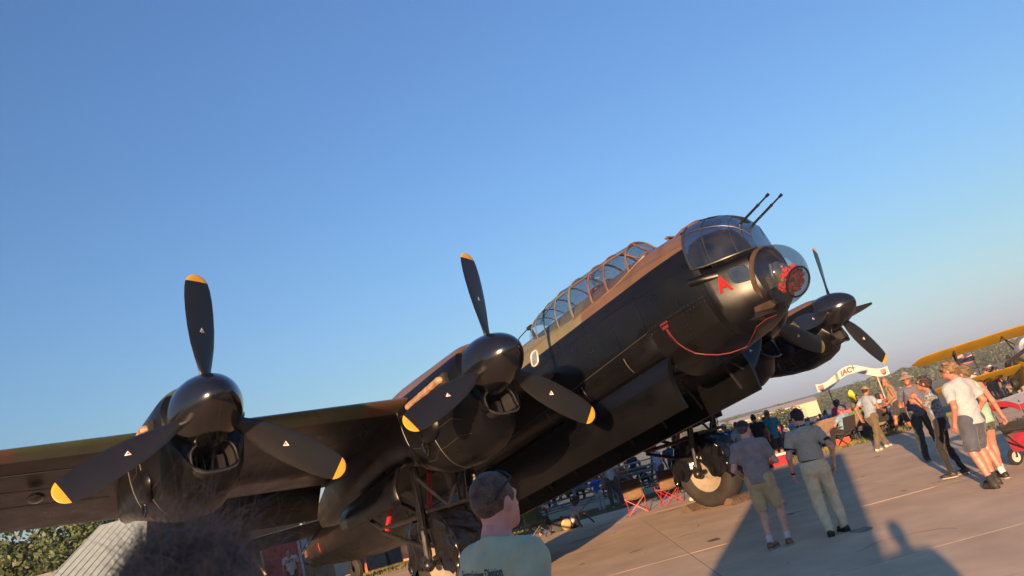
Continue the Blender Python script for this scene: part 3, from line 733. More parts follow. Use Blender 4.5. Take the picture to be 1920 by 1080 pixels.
q = MB(); P = [[tarch(x, 2, 1.008, pi * (.5 + .055 * j), pi * (.5 + .055 * j))[0] for j in (-1, 0, 1)] for x in [-.52, -.44, -.37, -.31, -.26, -.21]]
q.grid(P); q.build('gun_slot', DARK, TUR)
q = MB(); q.box((-.65, 0, .2), (.4, .5, .5)); q.box((-.6, -.22, .45), (.35, .1, .14)); q.box((-.6, .22, .45), (.35, .1, .14)); q.box((-.85, 0, .1), (.1, 1.0, .5)); q.tube([(-.95, -.5, .1), (-.95, -.4, .7), (-.95, .4, .7), (-.95, .5, .1)], .03, 8)
q.build('gun_mount', mat('gunmount_dark', (.03, .03, .03), .5, .4), TUR)
for y in (-.19, .19):
    q = MB(); a_ = Vector((-.5, y, .44)); d_ = Vector((.985, 0, .17)); tip = Vector((.40, y * .97, .60))
    q.tube([a_, a_.lerp(tip, .70)], .022, 8); q.tube([a_.lerp(tip, .70), a_.lerp(tip, .73), a_.lerp(tip, .76)], [.022, .028, .016], 8)
    q.tube([a_.lerp(tip, .74), a_.lerp(tip, .93)], .015, 8); q.tube([a_.lerp(tip, .93), a_.lerp(tip, .95), tip], [.017, .024, .027], 8)
    q.build('machine_gun', mat('gun_metal', (.012, .012, .013), .4, .5), TUR)
# brown fairing behind the turret and small beacon
q = MB(); q.loft([[(x, hw * cos(pi * k / 10), .90 + hz * sin(pi * k / 10)) for k in range(11)] for x, hw, hz in ((-1.9, .05, .14), (-1.5, .30, .15), (-1.2, .42, .14), (-.95, .40, .11), (-.85, .34, .06))], closed=False)
q.build('turret_fairing', BRN, AIR)
q = MB(); q.tube([(-1.72, -.1, 1.0), (-1.72, -.1, 1.12)], .02, 6); q.box((-1.72, 0, 1.12), (.07, .26, .03)); q.build('sight_bracket', BRN, AIR)

# cockpit canopy
KX = [-2.10, -2.42, -2.75, -3.3, -3.95, -4.5, -5.0, -5.4, -5.75]
KT = [1.07, 1.45, 1.50, 1.545, 1.60, 1.625, 1.60, 1.55, 1.42]
KH = [.40, .58, .66, .70, .71, .70, .66, .58, .42]
KB = [.98, .84, .76, .73, .73, .75, .80, .90, 1.06]
def karch(x, n=21, off=0.0, a0=0.0, a1=pi):
    t, h, bo = (interp(-x, [-k for k in KX], a) for a in (KT, KH, KB)); r = []
    for k in range(n):
        a = lerp(a0, a1, k / (n - 1)); cs, sn = cos(a), sin(a); e = 2 / 2.15
        r.append(Vector((x, -(h + off) * math.copysign(abs(cs) ** e, cs), bo + (t - bo + off) * abs(sn) ** e)))
    return r
q = MB(); q.loft([karch(x) for x in (-2.1, -2.25, -2.42, -2.58, -2.75, -3.0, -3.3, -3.6, -3.95, -4.2, -4.5, -4.75, -5, -5.2, -5.4, -5.58, -5.75)], closed=False, cap0=False, cap1=False)
CAN = q.build('cockpit_canopy', GLASS, AIR, ang=60)
fb = MB(); fo = MB()
for x, r_ in ((-2.42, .022), (-2.98, .021), (-3.42, .021)): fb.tube(karch(x, 17, .004), r_, 6)
for x, r_ in ((-4.02, .026), (-4.5, .014), (-4.95, .014), (-5.3, .011), (-5.55, .011)): fo.tube(karch(x, 17, .004), r_, 6)
def rail(mb, fr, x0, x1, r_): mb.tube([karch(x, 3, .004, pi * fr, pi * fr)[0] for x in np.linspace(x0, x1, 14)], r_, 6)
for fr in (.27, .73): rail(fb, fr, -2.42, -4.02, .024); rail(fo, fr, -4.02, -5.7, .016)
for fr in (.0, 1.0): rail(fb, fr, -2.1, -4.02, .04); rail(fo, fr, -4.02, -5.75, .03)
rail(fb, .5, -2.42, -3.42, .02); rail(fo, .5, -4.02, -5.7, .012)
fb.tube([(-2.42, -.16, 1.42), (-2.12, -.16, 1.06)], .022, 6); fb.tube([(-2.42, .16, 1.43), (-2.12, .16, 1.08)], .022, 6); fb.tube(karch(-2.12, 9), .03, 6)
fb.tube([karch(-2.42, 3, .004, pi * .2, pi * .2)[0], (-2.18, -.42, .98)], .018, 6)
fb.build('canopy_frame', BRN, CAN); fo.build('canopy_frame', GREYF, CAN)
q = MB(); q.box((-3.5, .18, .95), (.12, .42, .62)); q.box((-3.2, .18, .72), (.6, .45, .1)); q.box((-2.55, 0, .98), (.2, .7, .16)); q.tube([(-2.9, .05, .8), (-2.8, .05, 1.0), (-2.8, .3, 1.0)], .02, 6)
q.box((-4.4, 0, .86), (1.4, .6, .1)); q.build('cockpit_interior', mat('cockpit_green_grey', (.10, .105, .10), .6), AIR)
q = MB(); q.ball((-3.62, -.12, 1.12), (.22, .26, .085), 16, 9); q.ball((-3.42, -.12, 1.09), (.2, .2, .03), 12, 7); o = q.build('red_cap', RED, None); o.matrix_world = AMAT
tag(o, 'red cover lying inside the cockpit canopy', 'cover')
q = MB(); q.lathe([(.17 * sin(radians(a)), .17 * cos(radians(a))) for a in range(0, 91, 15)], (0, -1, .2), (-3.2, -.50, 1.16), 20); q.build('canopy_blister', GLASS, CAN)
# aerial mast
q = MB(); q.tube([(-6.0, 0, 1.18), (-6.06, 0, 1.50)], [.045, .03], 8); q.box((-6.07, 0, 1.53), (.16, .06, .07)); q.tube([(-6.1, 0, 1.54), (-6.5, 0, 1.50), (-6.9, 0, 1.36)], .012, 5); q.build('aerial_mast', STEEL, AIR)

# side window with bright rim
q = MB(); rim = [];
for k in range(24):
    a = 2 * pi * k / 24; e = 2 / 3.2; x = -5.36 + .115 * math.copysign(abs(cos(a)) ** e, cos(a)); z = .56 + .15 * math.copysign(abs(sin(a)) ** e, sin(a)); rim.append(onfus(x, z, off=.014))
q.tube(rim, .018, 6, closed=True); sw = q.build('side_window', mat('bright_rim', (.62, .58, .52), .35, .3), AIR)
q = MB(); q.add([p + Vector((0, -.004, 0)) for p in rim], [tuple(range(24))]); q.build('pane', mat('window_grey', (.16, .18, .21), .12), sw, smooth=False)
# nose side window
q = MB(); pts = []
for k in range(20):
    a = 2 * pi * k / 20; e = 2 / 4; x = -.47 + .13 * math.copysign(abs(cos(a)) ** e, cos(a)); z = -.31 + .135 * math.copysign(abs(sin(a)) ** e, sin(a)) - .25 * (x + .47); pts.append(onfus(x, z, off=.022))
q.tube(pts, .005, 5, closed=True); nw = q.build('nose_window', BLK, AIR)
q = MB(); q.add([p + Vector((0, -.004, 0)) for p in pts], [tuple(range(20))]); q.build('pane', mat('window_dark', (.02, .03, .045), .08), nw, smooth=False)
# red letter
v, f = text_mesh('A', .36, .012)
import bmesh
bm = bmesh.new(); bv_ = [bm.verts.new(p) for p in v]
for t_ in f: bm.faces.new([bv_[i] for i in t_])
bmesh.ops.triangulate(bm, faces=bm.faces[:]); bmesh.ops.subdivide_edges(bm, edges=bm.edges[:], cuts=5, use_grid_fill=True)
bm.verts.index_update(); v = [tuple(p.co) for p in bm.verts]; f = [tuple(p.index for p in t_.verts) for t_ in bm.faces]; bm.free()
q = MB(); q.add([onfus(-.725 + u_ * .72, -.35 + w_ * .95 - u_ * .10, off=.026) for u_, w_, _ in v], f); q.build('letter_marking', mat('letter_red', (.26, .010, .010), .8, var=.1, spec=.1), AIR, smooth=False)
# flare chute fairing
q = MB(); q.loft([[onfus(-.74 - .44 * t_, -.155 + .10 * t_, off=-.02) + Vector((0, -(.03 + .075 * t_) * sin(pi * k / 10), (.075 * cos(pi * k / 10)))) for k in range(11)] for t_ in np.linspace(0, 1, 7)], closed=False)
q.build('chute_fairing', PB, AIR)
# red strap across the nose
sp = [(-1.97, -.48), (-1.97, -.62), (-1.95, -.76), (-1.90, -.90), (-1.84, -1.02)]
pts = [onfus(x, z, off=.02) for x, z in sp] + [onbelly(x, y, .02) for x, y in ((-1.74, -.55), (-1.62, -.4), (-1.5, -.25), (-1.4, -.12), (-1.32, .0))]
q = MB()
for i in range(len(pts) - 1): q.bar(pts[i], pts[i + 1], .036, .015)
q.tube([pts[-1]] + [onbelly(x, y, .02) for x, y in ((-1.15, -.12), (-.95, -.25), (-.78, -.32), (-.6, -.25), (-.5, -.1))], .007, 6)
q.box(pts[0] + Vector((0, -.01, .03)), (.14, .02, .05)); q.box(pts[0] + Vector((0, -.01, .10)), (.17, .02, .035))
q.build('cover_strap', RED, AIR)
q = MB(); P = [[onfus(-.30 - .26 * t_ - .12 * u_, -.86 - .2 * u_ , off=.012) for u_ in np.linspace(0, 1, 5)] for t_ in np.linspace(0, 1, 5)]; q.grid(P); q.build('chin_patch', mat('chin_brown', (.06, .042, .03), .4), AIR)
# ------------------------------------------------------------------ people: smooth distance-field figures turned into meshes
def nets(F, lo, hi, h):
    """surface nets: one continuous skin around F < 0"""
    lo = np.array(lo, float); n = np.maximum(np.ceil((np.array(hi) - lo) / h).astype(int) + 1, 3)
    ax = [lo[i] + h * np.arange(n[i]) for i in range(3)]
    X, Y, Z = np.meshgrid(*ax, indexing='ij'); v = F(X, Y, Z); s = v < 0
    cs = tuple(n - 1); acc = np.zeros(cs + (3,)); cnt = np.zeros(cs)
    quads = []
    idx = np.full(cs, -1)
    mixed = np.zeros(cs, bool); c8 = [s[i:n[0] - 1 + i, j:n[1] - 1 + j, k:n[2] - 1 + k] for i in (0, 1) for j in (0, 1) for k in (0, 1)]
    sm = sum(c.astype(int) for c in c8); mixed = (sm > 0) & (sm < 8); idx[mixed] = np.arange(mixed.sum())
    for a in range(3):
        b_, c_ = [(1, 2), (2, 0), (0, 1)][a]
        sl0 = [slice(None)] * 3; sl1 = [slice(None)] * 3; sl0[a] = slice(0, -1); sl1[a] = slice(1, None)
        v0, v1 = v[tuple(sl0)], v[tuple(sl1)]; cr_ = (v0 < 0) != (v1 < 0)
        t = np.where(cr_, v0 / np.where(cr_, v0 - v1, 1), 0)
        P = np.stack([X[tuple(sl0)], Y[tuple(sl0)], Z[tuple(sl0)]], -1); P[..., a] += t * h; P *= cr_[..., None]
        for db in (0, 1):
            for dc in (0, 1):
                sl = [slice(None)] * 3
                sl[b_] = slice(db, db + cs[b_]); sl[c_] = slice(dc, dc + cs[c_])
                acc += P[tuple(sl)]; cnt += cr_[tuple(sl)]
        I = np.argwhere(cr_); I = I[(I[:, b_] > 0) & (I[:, b_] < n[b_] - 1) & (I[:, c_] > 0) & (I[:, c_] < n[c_] - 1)]
        if len(I):
            eb = np.zeros(3, int); eb[b_] = 1; ec = np.zeros(3, int); ec[c_] = 1
            q = np.stack([idx[tuple((I - d).T)] for d in (eb + ec, ec, 0 * eb, eb)], 1)
            fl = ~(v0[tuple(I.T)] < 0); q[fl] = q[fl][:, ::-1]; quads.append(q)
    V = acc[mixed] / np.maximum(cnt[mixed], 1)[:, None]
    return V, (np.concatenate(quads) if quads else np.zeros((0, 4), int))

def smin(a, b, k):
    h = np.clip(.5 + .5 * (b - a) / k, 0, 1); return b + (a - b) * h - k * h * (1 - h)
def cap(X, Y, Z, a, b, ra, rb, sy=1.0, y0=0.0):
    """tapered capsule; sy < 1 flattens front to back about its own axis"""
    ax_, ay, az = a; bx, by, bz = b; dx, dy, dz = bx - ax_, by - ay, bz - az; L = max(dx * dx + dy * dy + dz * dz, 1e-9)
    t = np.clip(((X - ax_) * dx + (Y - ay) * dy + (Z - az) * dz) / L, 0, 1)
    ex, ey, ez = X - ax_ - t * dx, (Y - ay - t * dy) / sy, Z - az - t * dz
    return (np.sqrt(ex * ex + ey * ey + ez * ez) - (ra + (rb - ra) * t)) * (sy if sy < 1 else 1)
def ell(X, Y, Z, c, r):
    q = np.sqrt(((X - c[0]) / r[0]) ** 2 + ((Y - c[1]) / r[1]) ** 2 + ((Z - c[2]) / r[2]) ** 2); return (q - 1) * min(r)

def mesh_obj(name, V, Q, m, parent=None, xf=None):
    me = bpy.data.meshes.new(name); me.from_pydata(V.tolist(), [], Q.tolist()); me.materials.append(m); me.shade_smooth(); me.update()
    o = bpy.data.objects.new(name, me); COL.objects.link(o)
    if parent is not None: o.parent = parent
    return o

CLO = {}
def cloth(name, col, var=.10, rough=.8, scale=9, **k):
    return mat('cloth_' + name, col, rough, var=var, scale=scale, bump=.45, bscale=22, spec=.25, sheen=.15, **k)
SKIN = mat('skin', (0.30, 0.145, 0.095), 0.5, var=.10, scale=12, spec=.4)
SKIN_PINK = mat('skin_flushed', (0.36, 0.145, 0.105), 0.5, var=.12, scale=9)
SKIN_LIFTED = mat('skin_lifted', (0.52, 0.28, 0.19), 0.5, var=.1, scale=12)  # skin colour brightened for the two men standing in shade
SKIN_PINK_LIFTED = mat('skin_pink_lifted', (0.62, 0.26, 0.21), 0.5, var=.12, scale=14, bump=.15, bscale=160)  # flushed skin, colour brightened for the foreground man in shade
SKIN_DARK = mat('skin_deep', (0.10, 0.045, 0.025), 0.5, var=.12)
SKIN_TAN = mat('skin_tanned', (0.25, 0.105, 0.06), 0.5, var=.10)
HAIRM = {}
def hairmat(name, col):
    return mat('hair_' + name, col, 0.55, var=.35, scale=30, bump=.9, bscale=70)
SHOE_B = mat('shoe_dark', (0.018, 0.016, 0.015), .6); SHOE_W = mat('shoe_white', (.42, .40, .37), .6); SOLE = mat('shoe_sole', (.30, .27, .23), .7)

def ik(a, b, l1, l2, hint):
    a, b, hint = Vector(a), Vector(b), Vector(hint); d = b - a; L = min(max(d.length, 1e-4), (l1 + l2) * .999); u = d.normalized()
    x = (l1 * l1 - l2 * l2 + L * L) / (2 * L); hgt = sqrt(max(l1 * l1 - x * x, 0)); p = (hint - u * hint.dot(u)).normalized()
    return a + u * x + p * hgt, a + u * L

def person(loc, yaw, label, group=None, H=1.75, feet=((-.11, 0), (.11, 0)), toes=(8, -8), hands=(None, None), pelvis=None, lean=(0, 0), head=(0, 0),
           top=('tee', None), bottom=('trousers', None), shoes=SHOE_B, socks=None, hair=None, hat=None, skin=SKIN, girth=1.0, female=False, res=.0125,
           fine_hands=True, seed=0, seated=False, extras=None, link=True, neck=None):
    s = H / 1.75; rg = random.Random(seed + int(1000 * H)); g = girth
    pz = pelvis or (0, 0, .955); P0 = Vector(pz) * 1.0
    u = Vector((lean[0], lean[1], 1)).normalized(); f_ = (Vector((0, 1, 0)) - u * u.y).normalized(); r_ = f_.cross(u)
    def up_(d, x=0, y=0): return P0 + u * d + r_ * x + f_ * y
    sw = .178 if female else .195; hw_ = .105 if female else .098
    hip = [up_(-.03, -hw_ * .9), up_(-.03, hw_ * .9)]
    sh = [up_(.448, -sw, -.005), up_(.448, sw, -.005)]
    nb = up_(.53, 0, -.01); hc = up_(.685, 0, .035)
    hy, hp = head
    hR = Matrix((r_, f_, u)).transposed().to_4x4() @ Matrix.Rotation(radians(hy), 4, 'Z') @ Matrix.Rotation(radians(hp), 4, 'X')
    hM = Matrix.Translation(hc) @ hR
    ank = []; knee = []
    for i in (0, 1):
        fx, fy = feet[i][0], feet[i][1]; fz = (feet[i][2] if len(feet[i]) > 2 else 0) + .085
        k_, a_ = ik(hip[i], (fx, fy, fz), .435, .43, (.0 + (-.12 if i == 0 else .12), 1, .25)); knee.append(k_); ank.append(a_)
    elb = []; wri = []
    for i in (0, 1):
        sg = -1 if i == 0 else 1
        t_ = hands[i] or tuple(up_(-.045, sg * (sw + .085), .03))
        e_, w_ = ik(sh[i], t_, .29, .265, (sg * .55, -1, -.15)); elb.append(e_); wri.append(w_)
    k = .05
    def legs(X, Y, Z, infl, upto=None, flare=0.0):
        d = None
        for i in (0, 1):
            a = cap(X, Y, Z, hip[i], knee[i], .092 * g + infl, .062 + infl + flare); b = cap(X, Y, Z, knee[i], ank[i], .058 + infl + flare, .040 + infl + flare)
            cal = cap(X, Y, Z, knee[i].lerp(ank[i], .22) + Vector((0, -.012, 0)), knee[i].lerp(ank[i], .45) + Vector((0, -.012, 0)), .056 + infl, .046 + infl)
            q = smin(smin(a, b, .03), cal, .03); d = q if d is None else np.minimum(d, q) if seated else smin(d, q, .02)
        pel = cap(X, Y, Z, up_(-.01, -.05), up_(-.01, .05), (.125 if female else .118) * g + infl, (.125 if female else .118) * g + infl, .82)
        return smin(d, pel, .05)
    def torso(X, Y, Z, infl):
        wst = (.108 if female else .128) * g; ch = .135 if female else .15
        a = cap(X, Y, Z, up_(0, 0, 0), up_(.17, 0, .012 * g), .135 * g + infl, wst + infl, .80)
        b = cap(X, Y, Z, up_(.17, 0, .012 * g), up_(.36, 0, .0), wst + infl, ch + infl, .76)
        c = np.minimum(cap(X, Y, Z, up_(.470, 0), up_(.443, -sw * .74), .068 + infl, .064 + infl, .95), cap(X, Y, Z, up_(.470, 0), up_(.443, sw * .74), .068 + infl, .064 + infl, .95))
        d = smin(smin(a, b, .06), c, .09)
        tr = cap(X, Y, Z, up_(.45, 0, -.015), up_(.535, 0, -.01), .085 + infl * .6, .058 + infl * .4)
        d = smin(d, tr, .06)
        if female:
            for sg in (-1, 1): d = smin(d, ell(X, Y, Z, up_(.335, sg * .07, .085), (.062 + infl, .05 + infl, .06 + infl)), .05)
        if g > 1.05: d = smin(d, ell(X, Y, Z, up_(.12, 0, .075), (.12 * g + infl, .085 * g + infl, .13 + infl)), .07)
        return d
    def arms(X, Y, Z, infl, f1=1.0, low=True):
        d = None
        for i in (0, 1):
            a = cap(X, Y, Z, sh[i], elb[i], .054 + infl, .041 + infl)
            if low: a = smin(a, cap(X, Y, Z, elb[i], wri[i], .041 + infl, .027 + infl), .025)
            d = a if d is None else np.minimum(d, a)
        return d
    ih = hM.inverted()
    def hl(X, Y, Z): return [ih[a][0] * X + ih[a][1] * Y + ih[a][2] * Z + ih[a][3] for a in range(3)]
    def headf(X, Y, Z):
        x, y, z = hl(X, Y, Z)
        d = ell(x, y, z, (0, -.012, .022), (.076, .097, .098))
        d = smin(d, ell(x, y, z, (0, .030, -.055), (.060, .066, .066)), .05)
        d = smin(d, ell(x, y, z, (0, .068, -.098), (.026, .026, .022)), .03)          # chin
        d = smin(d, cap(x, y, z, (0, .085, .012), (0, .106, -.028), .011, .016), .018)  # nose
        d = smin(d, cap(x, y, z, (-.035, .080, .022), (.035, .080, .022), .014, .014), .02)  # brow
        d = smin(d, cap(x, y, z, (-.018, .088, -.062), (.018, .088, -.062), .009, .009), .012)  # lips
        for sg in (-1, 1):
            d = np.maximum(d, -ell(x, y, z, (sg * .031, .101, .004), (.018, .014, .011)))  # eye hollow
            d = smin(d, ell(x, y, z, (sg * .078, -.006, -.012), (.013, .022, .032)), .008)
        nk = cap(X, Y, Z, nb - u * .03, hM @ Vector((0, -.022, -.06)), .062 * (1 if not female else .86), .055 * (1 if not female else .86))
        return smin(d, nk, .035)
    def handf(i):
        w_ = wri[i]; fd_ = (w_ - elb[i]).normalized(); sg = -1 if i == 0 else 1
        side = Vector((0, 1, 0)) - fd_ * fd_.y
        side = side.normalized() if side.length > .3 else (Vector((0, 0, 1)) - fd_ * fd_.z).normalized()
        nrm = fd_.cross(side) * sg          # towards the body side
        parts = [(w_ - fd_ * .02, w_ + fd_ * .035, .027, .03), (w_ + fd_ * .03 + side * .024, w_ + fd_ * .088 + side * .027, .017, .013), (w_ + fd_ * .03 - side * .022, w_ + fd_ * .082 - side * .027, .017, .012), (w_ + fd_ * .03, w_ + fd_ * .088, .018, .014)]
        for j, (o_, L) in enumerate(((.030, .066), (.010, .075), (-.010, .070), (-.029, .056))):
            b0 = w_ + fd_ * .086 + side * o_; b1 = b0 + (fd_ * .9 + nrm * -.35).normalized() * L * .5; b2 = b1 + (fd_ * .55 + nrm * -.8).normalized() * L * .5
            parts += [(b0, b1, .0095, .0088), (b1, b2, .0088, .0075)]
        t0 = w_ + fd_ * .025 + side * .032; t1 = t0 + (fd_ * .75 + side * .6 - nrm * .2).normalized() * .04; t2 = t1 + (fd_ * .95 + side * .1 - nrm * .3).normalized() * .035
        parts += [(t0, t1, .013, .0105), (t1, t2, .0105, .0085)]
        def F(X, Y, Z):
            d = None
            for a, b, ra, rb in parts:
                q = cap(X, Y, Z, a, b, ra, rb); d = q if d is None else smin(d, q, .006)
            return d
        return F, [p for q in parts for p in q[:2]]
    ph = [rg.uniform(0, 6.28) for _ in range(9)]
    def wrinkle(X, Y, Z, a):
        return a * (np.sin(26 * Z + 17 * X * np.cos(ph[0]) + 6 * np.sin(9 * Y + ph[1]) + ph[2]) + .8 * np.sin(44 * X - 31 * Z + 5 * np.sin(11 * Z + ph[3]) + ph[4]) + .6 * np.sin(38 * Y + 29 * Z + ph[5]))
    def box(pts, m):
        pts = [Vector(p) for p in pts]
        return [min(p[c] for p in pts) - m for c in range(3)], [max(p[c] for p in pts) + m for c in range(3)]
    allp = hip + knee + ank + sh + elb + wri + [hc, nb, P0]
    # ---- body
    def body(X, Y, Z):
        d = smin(torso(X, Y, Z, -.012), legs(X, Y, Z, -.012 if bottom[0] in ('trousers', 'long', 'tights') else 0.0), .05)
        d = smin(d, arms(X, Y, Z, 0.0), .04)
        for i in (0, 1):
            ft = ank[i]; a = radians(toes[i]); td = Vector((sin(a), cos(a), 0))
            d = smin(d, cap(X, Y, Z, ft + Vector((0, 0, -.045)) - td * .03, ft + Vector((0, 0, -.055)) + td * .13, .032, .022), .03)
        d = smin(d, cap(X, Y, Z, nb - u * .06, nb + u * .05, .06, .05), .04)
        return d
    lo, hi = box(allp, .19); lo[2] = -.01
    V, Q = nets(body, [c - res for c in lo], hi, res); VV = [V]; QQ = [Q]; nvt = len(V)
    def merge(V, Q):
        nonlocal nvt
        QQ.append(Q + nvt); VV.append(V); nvt += len(V)
    hres = min(res, .0065)if res < .02 else res * .8
    lo, hi = box([hc, nb], .17); merge(*nets(headf, lo, hi, hres))
    if fine_hands:
        for i in (0, 1):
            F, pp = handf(i); lo, hi = box(pp, .035); merge(*nets(F, lo, hi, .0055))
    else:
        for i in (0, 1):
            fd_ = (wri[i] - elb[i]).normalized(); F = lambda X, Y, Z, i=i, fd_=fd_: cap(X, Y, Z, wri[i], wri[i] + fd_ * .12, .034, .026, .7)
            lo, hi = box([wri[i], wri[i] + fd_ * .12], .05); merge(*nets(F, lo, hi, res * .7))
    o = mesh_obj('person', np.concatenate(VV) * s, np.concatenate(QQ), skin)
    o.location = loc; o.rotation_euler = (0, 0, yaw)
    if label: tag(o, label, 'person', group)
    def part(name, F, lo, hi, h, m):
        V, Q = nets(F, lo, hi, h)
        return mesh_obj(name, V * s, Q, m, o)
    # ---- upper garment
    kind, tm = top[0], top[1]
    if tm is not None:
        hem = top[2] if len(top) > 2 else (.0 if kind == 'tucked' else -.10)
        sl = {'tee': .62, 'shirt': .72, 'tucked': .66, 'tank': 0, 'long': 1.0}[kind]
        def Ft(X, Y, Z):
            d = torso(X, Y, Z, .016)
            low = cap(X, Y, Z, up_(hem - .02), up_(.18), .140 * g + .022, .128 * g + .022, .82)
            d = smin(d, low, .05)
            if sl:
                for i in (0, 1):
                    e_ = sh[i].lerp(elb[i], min(sl, 1)); a = cap(X, Y, Z, sh[i], e_, .072, .064 if sl < 1 else .058)
                    if sl >= 1: a = smin(a, cap(X, Y, Z, elb[i], wri[i], .056, .042), .03)
                    else:
                        ad = (elb[i] - sh[i]).normalized(); a = np.maximum(a, (X - e_[0]) * ad[0] + (Y - e_[1]) * ad[1] + (Z - e_[2]) * ad[2])
                    d = smin(d, a, .045)
            else:
                for i in (0, 1):
                    sgx = -1 if i == 0 else 1; c_ = up_(.475, sgx * (sw + .0)); d = np.maximum(d, -(np.sqrt((X - c_[0]) ** 2 + (Y - c_[1]) ** 2 + (Z - c_[2]) ** 2) - .105))
            d = d + wrinkle(X, Y, Z, .0042)
            hp_ = (X - up_(hem)[0]) * u[0] + (Y - up_(hem)[1]) * u[1] + (Z - up_(hem)[2]) * u[2]
            d = np.maximum(d, -hp_ - .006 * np.sin(14 * X + ph[6]))
            np_ = up_(.535, 0, .01); nl = (X - np_[0]) * (u[0] - f_[0] * -.35) + (Y - np_[1]) * (u[1] - f_[1] * -.35) + (Z - np_[2]) * (u[2] - f_[2] * -.35)
            return np.maximum(d, nl)
        lo, hi = box(sh + [up_(hem), nb] + [sh[i].lerp(elb[i], min(1, sl + .1)) for i in (0, 1)] + (wri if sl >= 1 else []), .19)
        part({'tee': 'tee_shirt', 'tank': 'tank_top'}.get(kind, 'shirt'), Ft, lo, hi, res, tm)
        if len(top) > 3:                                           # contrast collar and cuffs
            def Fc(X, Y, Z):
                d = cap(X, Y, Z, nb - u * .022 , nb + u * .026, .078, .070); return np.maximum(d, -cap(X, Y, Z, nb - u * .1, nb + u * .1, .060, .060))
            lo, hi = box([nb], .12); part('collar', Fc, lo, hi, min(res, .011), top[3])
            for i in (0, 1):
                e_ = sh[i].lerp(elb[i], sl); e0 = sh[i].lerp(elb[i], sl - .10)
                lo, hi = box([e_, e0], .1); part('cuff', lambda X, Y, Z: cap(X, Y, Z, e0, e_, .052, .05) - .018 if False else np.maximum(cap(X, Y, Z, e0, e_, .0745, .0695), np.maximum((X - e_[0]) * (e_ - e0).normalized()[0] + (Y - e_[1]) * (e_ - e0).normalized()[1] + (Z - e_[2]) * (e_ - e0).normalized()[2] - .003, -((X - e0[0]) * (e_ - e0).normalized()[0] + (Y - e0[1]) * (e_ - e0).normalized()[1] + (Z - e0[2]) * (e_ - e0).normalized()[2]))), lo, hi, min(res, .011), top[3])
    # ---- lower garment
    bk, bm = bottom[0], bottom[1]
    if bm is not None:
        def Fb(X, Y, Z):
            d = legs(X, Y, Z, .017 if bk != 'tights' else .004, flare=.006 if bk == 'trousers' else 0)
            if bk == 'shorts':
                fr = bottom[2] if len(bottom) > 2 else .86
                d = None
                for i in (0, 1):
                    e_ = hip[i].lerp(knee[i], fr); ld = (knee[i] - hip[i]).normalized()
                    a = cap(X, Y, Z, hip[i], e_, .105 * g, .098); a = np.maximum(a, (X - e_[0]) * ld[0] + (Y - e_[1]) * ld[1] + (Z - e_[2]) * ld[2] - .004 * np.sin(30 * X + ph[7]))
                    d = a if d is None else smin(d, a, .012)
                d = smin(d, cap(X, Y, Z, up_(-.01, -.05), up_(-.01, .05), .132 * g, .132 * g, .84), .04)
            if bk == 'skirt':
                d = cap(X, Y, Z, up_(.02), up_(-.42), .13, .20, .8)
            d = d + wrinkle(X, Y, Z, .0042)
            wp = up_(.105); d = np.maximum(smin(d, cap(X, Y, Z, up_(0), up_(.14), .14 * g + .004, .136 * g, .81), .04), (X - wp[0]) * u[0] + (Y - wp[1]) * u[1] + (Z - wp[2]) * u[2])
            if bk in ('trousers', 'long'):
                for i in (0, 1):
                    ld = (ank[i] - knee[i]).normalized(); e_ = ank[i] + ld * .035; near = (X - e_[0]) ** 2 + (Y - e_[1]) ** 2 + (Z - e_[2]) ** 2 < .03
                    d = np.where(near, np.maximum(d, (X - e_[0]) * ld[0] + (Y - e_[1]) * ld[1] + (Z - e_[2]) * ld[2]), d)
            return d
        lo, hi = box([up_(.1)] + hip + knee + (ank if bk != 'shorts' else []), .17); lo[2] = max(lo[2], .0)
        part({'shorts': 'shorts', 'skirt': 'skirt'}.get(bk, 'trousers'), Fb, lo, hi, res, bm)
    if extras and 'belt' in extras:
        def Fl(X, Y, Z):
            w0 = up_(.092); d_ = (X - w0[0]) * u[0] + (Y - w0[1]) * u[1] + (Z - w0[2]) * u[2]
            return np.maximum(smin(cap(X, Y, Z, up_(0), up_(.16), .14 * g + .010, .136 * g + .010, .82), cap(X, Y, Z, up_(-.01, -.05), up_(-.01, .05), .14 * g, .14 * g, .84), .04), np.abs(d_) - .02)
        lo, hi = box([up_(.09)], .2); part('belt', Fl, lo, hi, min(res, .010), extras['belt'])
    # ---- shoes, socks
    for i in (0, 1):
        a = radians(toes[i]); td = Vector((sin(a), cos(a), 0)); ft = ank[i] + Vector((0, 0, -.085))
        if shoes is not None:
            def Fs(X, Y, Z):
                d = cap(X, Y, Z, ft + Vector((0, 0, .045)) - td * .035, ft + Vector((0, 0, .034)) + td * .15, .044, .040)
                d = smin(d, cap(X, Y, Z, ft + Vector((0, 0, .05)), ft + Vector((0, 0, .10)), .046, .044), .03)
                return np.maximum(np.maximum(d, -(Z - ft[2] - .002)), Z - ft[2] - .105)
            lo, hi = box([ft - td * .08, ft + td * .2, ft + Vector((0, 0, .11))], .06); so_ = part('shoe', Fs, lo, hi, min(res, .011), shoes)
            if res < .014:
                def Fo(X, Y, Z): return np.maximum(cap(X, Y, Z, ft + Vector((0, 0, .02)) - td * .037, ft + Vector((0, 0, .02)) + td * .154, .049, .046), np.maximum(Z - ft[2] - .022, -(Z - ft[2])))
                part('sole', Fo, lo, hi, .009, extras.get('sole', SOLE) if extras else SOLE)
        if socks is not None:
            lo, hi = box([ank[i]], .2); ld = (knee[i] - ank[i]).normalized()
            part('sock', lambda X, Y, Z: cap(X, Y, Z, ank[i], ank[i] + ld * .075, .047, .049), lo, hi, min(res, .011), socks)
    # ---- hair and hats
    def hd(name, F, m, ext=.19, h=None):
        lo, hi = box([hc], ext); return part(name, F, lo, hi, h or hres, m)
